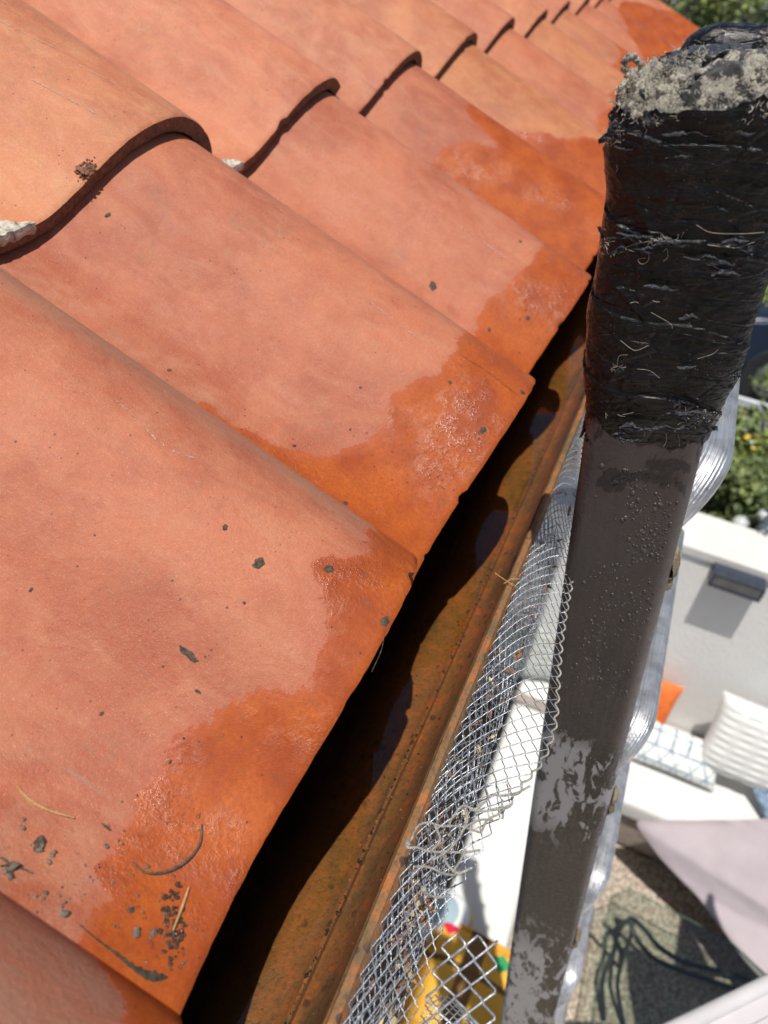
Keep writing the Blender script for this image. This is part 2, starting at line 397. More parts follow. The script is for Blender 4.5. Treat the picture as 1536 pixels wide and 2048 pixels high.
def hit_tile(x, y, O):
    """where the line of sight through (x, y) meets this tile, in the tile's own coordinates"""
    r = ray(x, y); best = None
    ts = np.linspace(.15, 4.5, 9000); P = CAM[None]+ts[:, None]*r[None]-O[None]
    yy = P[:, 1]; nn = P@Nw; hh = np.interp(yy, PY, PZ)
    ok = np.where((nn < hh) & (yy > -.02) & (yy < .31))[0]
    if len(ok) == 0:
        k = int(np.argmin(np.abs(nn-.03))); return float(P[k]@Uw), float(yy[k])
    k = ok[0]; return float(P[k]@Uw), float(yy[k])
def poly_sd(px, py, poly):
    poly = np.array(poly); d = np.full(px.shape, 1e9); ins = np.zeros(px.shape, bool); n = len(poly)
    for i in range(n):
        a, b = poly[i], poly[(i+1) % n]; e = b-a; L2 = max(e.dot(e), 1e-12)
        t = np.clip(((px-a[0])*e[0]+(py-a[1])*e[1])/L2, 0, 1)
        d = np.minimum(d, np.hypot(px-a[0]-t*e[0], py-a[1]-t*e[1]))
        c = ((a[1] > py) != (b[1] > py)) & (px < (b[0]-a[0])*(py-a[1])/(b[1]-a[1]+1e-15)+a[0])
        ins ^= c
    return np.where(ins, d, -d)
DU = {(0, 1): .0145, (1, 1): 0, (2, 1): .010, (3, 1): .009, (4, 1): .006, (5, 1): .010,
      (2, 2): .017, (3, 2): .022, (4, 2): .019, (5, 2): .018, (6, 2): .010}
SKEW = {(1, 1): .0135, (0, 1): .004, (2, 2): -.020}
WETPX = {   # upper limit of the wet clay on each eave tile, from the crest side to the near side
 (1, 1): [(738, 1068), (738, 1105), (700, 1110), (640, 1114), (622, 1135), (635, 1180), (655, 1230), (655, 1270), (625, 1310), (620, 1368), (540, 1375),
          (480, 1388), (430, 1410), (413, 1440), (345, 1480), (330, 1510), (325, 1545), (290, 1570), (275, 1620), (230, 1680), (195, 1730), (195, 1770),
          (215, 1800), (180, 1830), (155, 1860), (143, 1890)],
 (0, 1): [(205, 1930), (240, 1990), (250, 2048), (262, 2100)],
 (2, 1): [(925, 668), (912, 700), (872, 746), (830, 760), (785, 790), (765, 830), (772, 855), (740, 880), (690, 900), (640, 915), (590, 905), (520, 872), (470, 855), (405, 795)],
 (3, 1): [(1120, 480), (1090, 488), (1060, 525), (1025, 560), (970, 600), (955, 640), (948, 680)],
 (4, 1): [(925, 215), (945, 240), (985, 280), (1000, 300), (960, 290), (930, 285), (885, 298), (862, 330), (850, 350)],
 (5, 1): [(1215, 289), (1171, 273), (1128, 280), (1105, 270), (1054, 260), (1010, 265), (985, 255)],
 (6, 1): [(1222, 215), (1195, 232), (1192, 262), (1200, 285)]}
SPOTPX = {(3, 1): [(865, 573, 15, 14), (1040, 483, 6, 5), (1055, 637, 8, 7), (978, 660, 7, 8)],
          (1, 1): [(517, 1128, 9, 12), (657, 1139, 10, 8), (395, 1385, 5, 8), (488, 1207, 3, 3), (770, 1243, 11, 8), (203, 1428, 4, 3), (62, 1180, 4, 3),
                   (450, 1055, 5, 6), (379, 1312, 6, 20), (213, 1655, 4, 6), (262, 1820, 5, 5), (80, 1688, 9, 12), (340, 1525, 4, 4)],
          (2, 1): [(720, 777, 5, 5), (338, 741, 7, 4), (690, 1006, 8, 6), (588, 892, 5, 4), (965, 862, 8, 11), (1045, 785, 9, 6), (215, 432, 9, 6), (900, 765, 5, 5), (700, 860, 3, 3)]}
SCRPX = {(1, 1): [(3, [(232, 802), (265, 830), (300, 868), (312, 882)]), (3, [(318, 885), (350, 905), (388, 918)]), (2, [(768, 1262), (762, 1300), (742, 1345)])],
         (2, 1): [(3, [(735, 603), (790, 645), (850, 690)]), (2, [(922, 712), (975, 745), (1040, 795)]), (3, [(500, 375), (540, 400), (565, 425)])],
         (2, 2): [(3, [(0, 42), (60, 72), (130, 105)]), (3, [(45, 152), (110, 185), (190, 228)]), (3, [(155, 130), (200, 152), (235, 170)])],
         (3, 1): [(3, [(900, 440), (960, 480), (1010, 515)])]}
NAMES = ['nearest', 'second', 'third', 'fourth', 'fifth', 'sixth', 'seventh', 'eighth', 'ninth', 'tenth', 'eleventh', 'twelfth', 'thirteenth', 'fourteenth', 'fifteenth']
def make_tile(col, row):
    rs = random.Random(col*31+row*7); du = DU.get((col, row), rs.uniform(-.006, .008)+(.008 if row == 2 else 0)); O = tile_origin(col, row, du)
    near = col <= 4
    ny = 84 if near else 46; nx = 100 if near else 30
    ys = np.interp(np.linspace(0, 1, ny), np.linspace(0, 1, len(PY)), PY)
    xs = np.concatenate([[0, -.0012, -.003], np.linspace(-.0055, -LEN, nx)])
    mb = MB(); sd = col*3.7+row*11.1
    # chips broken out of the lower edge
    chips = [(rs.uniform(.02, .28), rs.uniform(.001, .003), rs.uniform(.002, .005)) for _ in range(2 if near else 1)]
    if (col, row) == (1, 1): chips = [(.232, .004, .006), (.15, .001, .006)]
    if (col, row) == (3, 2): chips = [(.272, .013, .010), (.13, .003, .006)]
    def nose(y):
        v = .0005*fbm((y*110, sd, 0), 3)+.0005*fbm((y*14, sd, 3), 2)
        for c, dep, wd in chips: v -= dep*max(0, 1-((y-c)/wd)**2)
        return v
    top = []; bot = []
    for i, x in enumerate(xs):
        rt = []; rb = []
        for j, y in enumerate(ys):
            nz = (nose(y)*max(0, 1+x/.03) if x > -.03 else 0)+SKEW.get((col, row), 0)*(1-y/.27)*(1+x/LEN)
            wob = .0007*fbm((x*9, y*14, sd), 3) if near else 0
            edge = -.0012*max(0, 1+x/.0025) if x > -.0025 else 0
            z0 = zt(y)+wob
            # normal of the profile for an even thickness
            dy = .002; s_ = (zt(y+dy)-zt(y-dy))/(2*dy); ln = math.sqrt(1+s_*s_)
            rt.append((x+nz, y, z0+edge))
            yb = y+THK*s_/ln; zb = z0-THK/ln
            rb.append((x+nz+(.001*fbm((y*60, sd, 9), 2) if i < 3 else 0), min(max(yb, -.003), .29), zb))
        top.append(rt); bot.append(rb)
    nj = len(ys)
    b0 = mb.grid([r for r in top]); b1 = mb.grid([r[::-1] for r in bot])
    nt_ = len(xs)*nj
    mb.cur = 1
    for j in range(nj-1):
        mb.face((b0+j, b0+j+1, b1+(nj-2-j), b1+(nj-1-j)))
        e = (len(xs)-1)*nj; mb.face((b0+e+j+1, b0+e+j, b1+e+(nj-1-j), b1+e+(nj-2-j)))
    mb.cur = 0
    for i in range(len(xs)-1):
        mb.face((b0+i*nj, b1+i*nj+nj-1, b1+(i+1)*nj+nj-1, b0+(i+1)*nj))
        mb.face((b0+i*nj+nj-1, b0+(i+1)*nj+nj-1, b1+(i+1)*nj, b1+i*nj))
    # crusty spots, part of the clay's surface
    mb.cur = 2
    for (sx, sy, rx, ry) in SPOTPX.get((col, row), []):
        lx, ly = hit_tile(sx, sy, O); ex = abs(hit_tile(sx, sy+ry, O)[0]-lx); ey = abs(hit_tile(sx+rx, sy, O)[1]-ly)
        R = max(.0008, min(.006, (rx+ry)*.5*.45/1500)); n = 18; asp = ry/rx; ph = rs.uniform(0, 6)
        pts = [(lx, ly, zt(ly)+.0012)]
        for k in range(n):
            a = k/n*2*math.pi; r_ = R*(1+.16*math.sin(2*a+ph)+.12*math.sin(5*a+ph*2)+.10*rs.uniform(-1, 1)); px_, py_ = lx+math.sin(a)*r_*(1 if asp < 1.5 else 1.7), ly+math.cos(a)*r_*(1 if asp < 1.5 else .45)
            pts.append((px_, py_, zt(py_)+.00015))
        mb.add(pts, [(0, 1+k, 1+(k+1) % n) for k in range(n)])
    for slot, pts in SCRPX.get((col, row), []):
        mb.cur = slot; q = smooth([(*hit_tile(a, b, O), 0) for a, b in pts], 9)
        for i in range(len(q)-1):
            if slot == 3 and rs.random() < .35: continue
            for rep in range(2 if slot == 3 else 1):
                a = q[i]+Vector((rs.gauss(0, .0005), rs.gauss(0, .0004), 0))*(slot == 3); b2 = q[i+1]+Vector((rs.gauss(0, .0003), rs.gauss(0, .0003), 0))*(slot == 3)
                t_ = (b2-a); nn_ = Vector((-t_.y, t_.x, 0)).normalized()*rs.uniform(.00006, .00024)
                mb.add([(p_.x, p_.y, zt(p_.y)+.0004+.0007*near*fbm((p_.x*9, p_.y*14, sd), 3)) for p_ in (a-nn_, b2-nn_, b2+nn_, a+nn_)], [(0, 1, 2, 3)])
    V = np.array(mb.v)
    # wet field
    key = (col, row)
    if key in WETPX:
        loc = [hit_tile(a, b, O) for a, b in WETPX[key]]
        loc = [(float(np.clip(a, -.42, .0)), b) for a, b in loc]
        poly = [(loc[0][0], .33)]+loc+[(loc[-1][0], -.04), (.06, -.04), (.06, .33)]
        if key == (2, 1): poly = [(loc[0][0]+.01, .33)]+loc+[(.06, loc[-1][1]-.01), (.06, .33)]; poly = [(loc[0][0], .33)]+loc+[(loc[-1][0], -.04), (.06, -.04), (.06, .33)]
        wet = poly_sd(V[:, 0], V[:, 1], poly)
    elif row == 1 and col >= 8:
        wet = V[:, 0]+.22+.05*rs.uniform(-1, 1)+.09*np.sin(V[:, 1]*19+col)
    elif row == 1 and col == 7:
        wet = V[:, 0]+.10+.05*np.sin(V[:, 1]*17)
    else: wet = np.full(len(V), -1.0)
    names = {1: 'roof_tile', 2: 'roof_tile'}
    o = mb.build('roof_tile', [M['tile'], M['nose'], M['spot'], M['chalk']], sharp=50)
    at = o.data.attributes.new('wet', 'FLOAT', 'POINT'); at.data.foreach_set('value', np.asarray(wet, dtype=np.float32))
    mt = Matrix(((Uw[0], 0, Nw[0], O[0]), (0, 1, 0, O[1]), (Uw[2], 0, Nw[2], O[2]), (0, 0, 0, 1)))
    yaw = math.radians(rs.uniform(-.25, .25)) if (col, row) not in ((1, 1), (2, 1)) else 0
    o.matrix_world = mt @ Matrix.Rotation(yaw, 4, 'Z')
    t = rs.uniform(.93, 1.06)
    if row == 2: t *= 1.10; o.color = (t*1.02, t*rs.uniform(1.08, 1.20), t*rs.uniform(1.02, 1.2), 1)
    elif col >= 4: o.color = (t, t*rs.uniform(.95, 1.12), t*rs.uniform(.86, 1.0), 1)
    else: o.color = (1.0, 1.0, 1.0, 1)
    desc = {0: 'dry above and wet at its corner, only its crest showing at the bottom', 1: 'large, with pine needles, grit and a ragged wet lower half',
            2: 'with beads of water and a wet band beside the next crest', 3: 'with one round black lichen spot in its dry middle',
            4: 'with a bright orange wet patch reaching up its crest', 5: 'with a wavy shiny wet lower end', 6: 'mostly dry peach, just left of the taped ladder top'}
    dsc2 = {2: 'with mortar and a brown crumb on its wavy edge', 3: 'with a chipped crest end and a grey mortar lump', 4: 'with a thin pale mortar dab in its valley'}
    if row == 1:
        d = desc.get(col, 'wet along its length' if col >= 8 else 'wet only at its lower end')
        tag(o, f'{NAMES[col]} clay tile of the eave row, {d}', 'roof tile', 'clay tiles of the eave row')
    else:
        d = dsc2.get(col, 'with a dark gap under its open end')
        tag(o, f'{NAMES[col-2]} clay tile of the upper row, {d}', 'roof tile', 'clay tiles of the upper row')
    return o, O
TILES = {}
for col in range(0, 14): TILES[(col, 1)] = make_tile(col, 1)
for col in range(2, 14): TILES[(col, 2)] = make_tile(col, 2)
# mortar dabs left in the valleys of the upper row, stuck on the tiles' lower edge
for col, yc, wd, up in ((2, .045, .044, .017), (3, .040, .042, .017), (4, .050, .040, .014), (5, .03, .024, .008)):
    t, O = TILES[(col, 2)]; P = []
    for i in range(16):
        row = []
        for j in range(34):
            y = yc+(j/33-.5)*wd*1.5; u = (j/33-.5)*2; x = -.001-(i/15)*up*max(.12, (1-u*u))*(1+.35*fbm((y*80, col, 0), 3))
            e = min(1, (1-abs(u))*5)*min(1, (15-i)/3)
            row.append((x+SKEW.get((col, 2), 0)*(1-y/.27), y, zt(y)-.0005+e*(.0018+.0018*fbm((x*220, y*220, col), 4))))
        P.append(row)
    mb = MB(); mb.grid(P)
    f = [(p[0]+.0018, p[1], p[2]-.004) for p in P[0]]; mb.grid([f, P[0]]); f2 = [(p[0]+.001, p[1], p[2]-.009) for p in P[0]]; mb.grid([f2, f])
    mb.build('mortar', M['mortar'], t)
t, O = TILES[(2, 2)]                                    # brown crumb of dried clay on the wavy edge
mb = MB()
for k in range(9): mb.blob((random.gauss(-.0155, .0025), .128+random.gauss(0, .003), zt(.128)), random.uniform(.0015, .003), (1, 1, .7), 2, .12)
for k in range(130):
    y = .128+random.gauss(0, .0035); mb.blob((random.gauss(-.0155, .003), y, zt(y)+.0002), random.uniform(.0005, .0014), jit=.3)
mb.build('clay_crumb', M['nose'], t)

# roof board, wall of the house, fascia
def slab(name, pts, thick, mat, n, **kw):
    mb = MB(); n = Vector(n); k = len(pts); a = [Vector(p) for p in pts]
    mb.add(a+[p-n*thick for p in a], [list(range(k)), list(range(2*k-1, k-1, -1))]+[(i, k+i, k+(i+1) % k, (i+1) % k) for i in range(k)])
    return mb.build(name, mat, smooth=False)
R0 = C1+Nw*(-.066)
def roofp(u, e, n=0): return R0+Uw*u+Nw*n+np.array([0, e-C1[1], 0])
EW = C1[1]+PIT*12+.03
o = slab('roof_deck', [roofp(-.03, -.5), roofp(-.03, EW), roofp(-1.6, EW), roofp(-1.6, -.5)], .02, M['deck'], Nw); tag(o, kind='structure')
mb = MB(); xf = C1[0]-.125
mb.box((xf-.24, -1.2, 0), (xf-.02, EW-.05, 3.12)); hw = mb.build('house_wall', M['stucco'], smooth=False)
tag(hw, 'pale house wall hidden under the tiled eave behind the gutter', 'wall')
mb = MB(); mb.box((-.02, -1.2, 3.03), (0, EW-.02, 3.195)); mb.build('fascia_board', M['fascia'], hw, False, (xf, 0, 0))

# ------------------------------------------------------------------ gutter
gut = empty('rain_gutter', (xf+.002, 0, 3.08)); tag(gut, 'rusty brown rain gutter holding dark water below the tile edge', 'gutter')
GP = [(-.197, 3.185), (-.198, 3.10), (-.190, 3.084), (-.17, 3.080), (-.12, 3.079), (-.080, 3.081), (-.060, 3.085), (-.0555, 3.0868), (-.0535, 3.0905), (-.0515, 3.0908),
      (-.050, 3.0865), (-.046, 3.088), (-.040, 3.094), (-.034, 3.106), (-.0305, 3.122), (-.0280, 3.142), (-.0245, 3.160), (-.0205, 3.178), (-.0185, 3.190), (-.019, 3.197), (-.022, 3.2005), (-.0255, 3.199), (-.0265, 3.1955)]
GP = [(max(a, xf+.002), b) for a, b in GP]
rows = []
for i in range(260):
    e = -.45+(EW+.45-.03)*(i/259)**1.35
    rows.append([(a+.0010*fbm((e*6, b*20, 1), 2)-(xf+.002), e, b+.0008*fbm((e*14, a*60, 5), 3)-3.08) for a, b in GP])
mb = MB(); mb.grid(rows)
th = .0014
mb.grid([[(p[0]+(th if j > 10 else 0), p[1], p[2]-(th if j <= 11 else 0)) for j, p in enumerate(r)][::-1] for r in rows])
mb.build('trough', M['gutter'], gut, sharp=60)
mb = MB(); mb.tube([(-.0225-(xf+.002)+.0008*fbm((e*5, 0, 0), 2), e, .1195+.0006*fbm((e*9, 3, 0), 2)) for e in np.linspace(-.45, EW-.03, 160)], .0030, 8)
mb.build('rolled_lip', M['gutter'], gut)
mb = MB(); mb.add([(xf+.003, -.44, 3.131), (-.0287, -.44, 3.131), (-.0287, EW-.04, 3.131), (xf+.003, EW-.04, 3.131)], [(0, 1, 2, 3)])
tag(mb.build('water', M['water'], smooth=False), kind='structure')

mb = MB(); rnd = random.Random(77)
for k in range(520):
    e = .06+1.1*rnd.random()**1.3; q = rnd.random()
    if q < .6: c = (-.0535+abs(rnd.gauss(0, .0012)), e, 3.0905)
    else: c = (rnd.uniform(-.075, -.030), e, None)
    z = c[2] if c[2] else float(np.interp(c[0], [a for a, b in GP[:20]], [b for a, b in GP[:20]]))
    r_ = rnd.uniform(.0003, .0009); mb.cur = rnd.choice([0, 0, 1]); mb.blob((c[0], e, z+.0006), r_, (1.3, 2.0 if q < .6 else 1.1, .4), 1, .4, Matrix.Rotation(rnd.gauss(0, .4), 3, 'Z'))
tag(mb.build('gutter_silt', [simple('ochre_crust', (.40, .24, .09), (.24, .12, .04), 200, .7), simple('dark_silt', (.05, .035, .03), (.03, .02, .02), 200, .5)], sharp=0), 'ochre crust and dark silt flakes along the gutter seam', 'silt', kind='stuff')

# ------------------------------------------------------------------ ladder
LW = unit(RM @ np.array([.0432, -.786, -.6175])); XW = unit(np.cross(LW, [0, 1, 0])); YW = unit(np.cross(-LW, XW))
P0 = at_d(1230, 1150, .539)
LM = Matrix(((XW[0], YW[0], -LW[0], P0[0]), (XW[1], YW[1], -LW[1], P0[1]), (XW[2], YW[2], -LW[2], P0[2]), (0, 0, 0, 1)))
S_END = P0[2]/abs(LW[2])-.005
base = LM @ Matrix.Translation((0, 0, 0))
ladder = empty('ladder', mat=LM)
tag(ladder, 'aluminium ladder with dark dirty rails and black taped tops leaning against the gutter', 'ladder')
def rail_section():
    # open C channel, web towards -y, flanges to +y, rounded outer corners
    hw, dp, th, r = .036, .032, .0028, .009; out = []
    out += [(-hw, dp)]; 
    for k in range(7): a = math.pi+k/6*math.pi/2; out.append((-hw+r+r*math.cos(a), r+r*math.sin(a)))
    for k in range(7): a = 1.5*math.pi+k/6*math.pi/2; out.append((hw-r+r*math.cos(a), r+r*math.sin(a)))
    out += [(hw, dp)]
    inn = [(hw-th, dp)]; r2 = r-th
    for k in range(7): a = 2*math.pi-k/6*math.pi/2; inn.append((hw-r+r2*math.cos(a), r+r2*math.sin(a)))
    for k in range(7): a = 1.5*math.pi-k/6*math.pi/2; inn.append((-hw+r+r2*math.cos(a), r+r2*math.sin(a)))
    inn += [(-hw+th, dp)]
    return out+inn
RAILGAP = .405
def make_rail(y0, flip):
    sec = rail_section(); zs = np.linspace(.272 if flip else .298, -S_END, 60); P = []
    for z in zs: P.append([(x, y0+(RAILGAP-y if flip else y), z) for x, y in (sec[::-1] if flip else sec)])
    mb = MB(); b = mb.grid(P, closed_v=True); n = len(sec)
    mb.face([b+i for i in range(n)]); mb.face([b+(len(zs)-1)*n+i for i in range(n)][::-1])
    return mb.build('rail', M['rail'], ladder, sharp=50)
make_rail(0, False); make_rail(0, True)
def make_rung(s):
    # ribbed aluminium step; near end bends round and down into the rail
    cxw, zz = .041, -s+.070
    path = []; r = .064
    for y in np.linspace(RAILGAP-.03, .085, 14): path.append(Vector((cxw, y, zz)))
    dirn = Vector((-.52, 0, -.85)).normalized(); c = Vector((cxw, .085, zz))+dirn*r
    for k in range(1, 13):
        a = k/12*math.pi/2; path.append(c-dirn*r*math.cos(a)+Vector((0, -1, 0))*r*math.sin(a)*.8)
    for k in range(1, 4): path.append(path[-1]+dirn*.006)
    prof = []; hw = .0195
    n = 73
    for k in range(n):
        u = -1+2*k/(n-1); rib = .0007*abs(math.sin(u*math.pi*7.5))
        prof.append((u*hw, .007*(1-abs(u)**4)+rib-.002))
    prof += [(hw+.001, -.008), (hw-.004, -.020), (0, -.024), (-hw+.004, -.020), (-hw-.001, -.008)]
    P = []; nrm = None
    for i, p in enumerate(path):
        t = (path[min(i+1, len(path)-1)]-path[max(i-1, 0)]).normalized()
        side = Vector((1, 0, 0)); side = (side-t*side.dot(t)).normalized()
        # binormal: for the straight part the step's top faces local +z
        up = side.cross(t).normalized(); up = up if up.z > 0 or up.y < 0 else -up
        if nrm is not None and up.dot(nrm) < 0: up = -up
        nrm = up
        P.append([p+side*a+up*b for a, b in prof])
    mb = MB(); b = mb.grid(P, closed_v=True); k = len(prof)
    mb.face([b+i for i in range(k)]); mb.face([b+(len(path)-1)*k+i for i in range(k)][::-1])
    rg = mb.build('rung', M['alu'], ladder, sharp=60)
    mb = MB(); q = []
    for k2 in range(12):
        z = zz-.052-k2*.0027; q.append([(.0365+.0030*fbm((z*80, s, 0), 3)+dx, .012+dy, z) for dx, dy in ((0, -.004), (.0035+.0012*math.sin(k2*.9), 0), (.0035, .012), (0, .016))])
    mb.grid(q, closed_v=True); b = 0
    mb.face([0, 1, 2, 3]); mb.face([44, 45, 46, 47][::-1])
    mb.build('bracket', M['lichen'], rg)
s = 0.0
while s < S_END-.2:
    make_rung(s); s += .305

# padding of rags and black tape over both rail tops
def make_wrap(y0, seed, detail, ragm=None):
    nt_, ns = (420, 300) if detail else (160, 90)
    s0, s1 = (.308 if detail else .285), .112
    cyy = y0+.017
    def section(a, z):
        k = min(1, max(0, (s0-z)/(s0-s1)))
        pad = .0105+.0015*math.sin(k*9+seed)-.0085*k**2.5
        hx, hy = .036+pad*(1 if math.cos(a) > 0 else .75), .0165+pad*.85
        e = 2/4.2; c_, s_ = math.cos(a), math.sin(a)
        return hx*math.copysign(abs(c_)**e, c_), hy*math.copysign(abs(s_)**e, s_)
    P = []
    for i in range(ns):
        row = []
        for j in range(nt_):
            a = 2*math.pi*j/nt_
            ztop = s0-.005+.007*fbm((math.cos(a)*3.2, math.sin(a)*3.2, seed), 4)+.002*fbm((math.cos(a)*14, math.sin(a)*14, seed), 2)+.0006*fbm((math.cos(a)*30, math.sin(a)*30, seed), 3)
            # torn flap standing up on the right half of the near side
            ztop -= .005*max(0, -math.cos(a)+.3)
            if math.sin(a) < 0 and math.cos(a) > .15: ztop += .011*min(1, (math.cos(a)-.15)*4)*(1-.45*abs(math.sin(math.cos(a)*9)))
            zbot = s1+.008*fbm((math.cos(a)*4, math.sin(a)*4, seed+5), 4)+.0016*fbm((math.cos(a)*13, math.sin(a)*13, seed), 3)+.010*max(0, math.cos(a))-.004*max(0, -math.cos(a))
            z = ztop+(zbot-ztop)*i/(ns-1)
            x, y = section(a, z)
            v = Vector((x*14, y*14, z*34+x*8))
            d = .0016*noise.fractal(v*.8, 1.0, 2.0, 3)+.0022*noise.noise(Vector((x*26+seed, y*26, z*30)))
            rid = abs(noise.noise(Vector((x*22, y*22, z*48+x*40+seed)))); d += .0008*max(0, .16-rid)/.16
            d += .0006*noise.noise(Vector((x*300, y*300, z*500)))
            # ends of the overlapping turns stand a little proud
            ph = (z*1000/46+a/6.283+.12*noise.noise(Vector((x*20, y*20, seed)))) % 1.0; d += .0014*ph
            # tighter over the lower quarter
            r_ = math.hypot(x, y); f = 1+d/r_
            row.append((x*f, cyy+y*f, z))
        P.append(row)
    inner = [[(p[0]*.90, cyy+(p[1]-cyy)*.88, p[2]-.0035) for p in P[0]]]
    mb = MB(); mb.grid(inner+P+[[(p[0]*.96, cyy+(p[1]-cyy)*.93, p[2]+.001) for p in P[-1]]], closed_v=True)
    tape = mb.build('tape_wrap', M['tape'], ladder, sharp=70)
    # rag stuffed under the tape, swelling out of the top
    n1, n2 = (70, 260) if detail else (30, 90); R = []
    for i in range(n1):
        q = (i/(n1-1)); row = []
        for j in range(n2):
            a = 2*math.pi*j/n2; x, y = section(a, s0); k = max(0, math.cos(q*math.pi/2))**.5
            pz = s0-.016+.026*math.sin(q*math.pi/2)
            x, y = x*k*.985, y*k*.97
            d = .0075*noise.fractal(Vector((x*75, y*75, pz*75+seed)), .8, 2.0, 6)
            lump = .004*noise.noise(Vector((x*45, y*45, seed)))
            if not detail: d, lump = d*.22, lump*.5
            row.append((x*(1+d*6), cyy+y*(1+d*6), pz+d+lump))
        R.append(row)
    mb = MB(); mb.grid(R, closed_v=True); mb.face([(n1-1)*n2+j for j in range(n2)])
    rag = mb.build('rag_padding', ragm or M['rag'], ladder, sharp=0)
    # loose fibres
    rnd = random.Random(seed); mb = MB()
    for k in range(950 if detail else 25):
        a = rnd.uniform(0, 2*math.pi); q = rnd.random()**.6
        if detail and rnd.random() < .7: a = rnd.uniform(math.pi*.95, math.pi*1.9)
        x, y = section(a, s0); kk = 1-.9*q*rnd.random()
        p = Vector((x*kk, cyy+y*kk, s0-.013+.024*math.sqrt(max(0, 1-kk*kk))+rnd.uniform(-.001, .003)))
        d = Vector((x*rnd.random(), (y)*rnd.random(), .02)).normalized(); pts = [p]; L = rnd.uniform(.002, .008)
        for m_ in range(5):
            d = (d+Vector((rnd.gauss(0, .7), rnd.gauss(0, .7), rnd.gauss(0, .7)))).normalized(); pts.append(pts[-1]+d*L/5)
        mb.tube(pts, rnd.uniform(.00007, .00020), 3, False)
    mb.build('frayed_fibres', M['fibre'], rag)['kind'] = 'stuff'
    if not detail:
        mb = MB(); mb.tube([(p[0]*1.01, cyy+(p[1]-cyy)*1.01, p[2]+.0005) for p in P[0]], .0009, 5, False); mb.build('rim_fold', M['fibre'], tape)
    # tufts of fluff
    mb = MB()
    for k in range(150 if detail else 3):
        a = rnd.uniform(0, 2*math.pi); x, y = section(a, s0); kk = rnd.uniform(.25, 1.0)
        mb.blob((x*kk, cyy+y*kk, s0-.015+.026*math.sqrt(max(0, 1-kk**2.2))+rnd.uniform(0, .002)), rnd.uniform(.0006, .0024), jit=.5)
    mb.build('cotton_fluff', ragm or M['rag'], rag, sharp=0)['kind'] = 'stuff'
    return tape, rag, section, cyy
tape, rag, sect, cyy = make_wrap(0, 1.3, True)
# threads and shreds of plastic lying on the tape (local coordinates on its near face)
def on_tape(x, y, lift=.0006):
    """point of the near face of the wrap seen at pixel x, y, in ladder coordinates"""
    inv = LM.inverted(); c0 = inv @ Vector(CAM); r = (inv.to_3x3() @ Vector(ray(x, y)))
    t = ((-.0085)-c0.y)/r.y; p = c0+r*t; p.y -= lift+.001; return p
rnd = random.Random(3); mb = MB()
for pts in ([(1215, 478), (1245, 470), (1290, 480), (1335, 482)], [(1240, 505), (1250, 492), (1300, 490)], [(1300, 500), (1296, 515), (1285, 525), (1279, 515), (1290, 512)],
            [(1325, 500), (1340, 498), (1335, 512), (1325, 520)], [(1395, 450), (1430, 460), (1480, 462), (1530, 460)], [(1420, 485), (1470, 490), (1503, 484)],
            [(1330, 520), (1370, 524), (1390, 527), (1430, 520)], [(1420, 530), (1445, 537), (1460, 536)], [(1405, 715), (1420, 708), (1435, 700)], [(1403, 720), (1420, 717), (1432, 716)],
            [(1410, 745), (1425, 765), (1440, 782)], [(1367, 810), (1375, 835), (1380, 855)], [(1352, 860), (1358, 875), (1360, 890)], [(1330, 890), (1335, 880), (1335, 866)],
            [(1350, 230), (1362, 238), (1358, 256)], [(1468, 300), (1500, 280), (1515, 245), (1536, 235)], [(1235, 730), (1240, 712), (1258, 710)], [(1272, 735), (1300, 740), (1320, 755)],
            [(1330, 215), (1360, 222), (1400, 214)], [(1300, 625), (1340, 640), (1345, 660)], [(1240, 680), (1270, 700), (1300, 690)]):
    if rnd.random() < .3: continue
    mb.tube(smooth([on_tape(*p, lift=rnd.uniform(.0, .0012))+Vector((rnd.gauss(0, .0007), 0, rnd.gauss(0, .0008))) for p in pts], 5), rnd.uniform(.00005, .00010), 4)
for k in range(14):
    x, y = rnd.uniform(1195, 1530), rnd.choice([rnd.uniform(250, 870), rnd.gauss(490, 15), rnd.gauss(840, 20)]); a = rnd.uniform(-.5, .5)+(math.pi/2 if rnd.random() < .3 else 0); L = rnd.uniform(6, 22)
    if x > 1520-(y-500)*.35: continue
    mb.tube(smooth([on_tape(x+L*t*math.cos(a)+rnd.uniform(-2, 2), y+L*t*math.sin(a)+rnd.uniform(-2, 2), rnd.uniform(0, .001)) for t in (0, .5, 1)], 3), rnd.uniform(.00004, .0001), 3)
mb.build('loose_threads', M['fibre'], tape)['kind'] = 'stuff'
mb = MB()
def shred(c, L, W_, rx, mbx):
    P = []; a = rx.uniform(0, 6.28)
    for i in range(7):
        row = []
        for j in range(4):
            u, v = (i/6-.5)*L, (j/3-.5)*W_*(1-.5*abs(i/6-.5)); row.append(Vector(c)+Vector((u*math.cos(a)-v*math.sin(a), -.0022*abs(math.sin(i*1.3+j))*1.2-.0005, u*math.sin(a)+v*math.cos(a)))+Vector((rx.uniform(-1, 1),)*3)*.0004)
        P.append(row)
    mbx.grid(P)
for (x, y) in [(1228, 253), (1216, 270), (1240, 735), (1356, 805), (1395, 835), (1410, 842), (1380, 845), (1205, 460), (1500, 500), (1475, 745), (1425, 850), (1300, 235), (1230, 500)]:
    shred(on_tape(x, y, .001), rnd.uniform(.004, .009), rnd.uniform(.002, .004), rnd, mb)
mb.build('torn_shreds', M['film'], tape, sharp=0)['kind'] = 'stuff'
mb = MB(); rnd = random.Random(41)
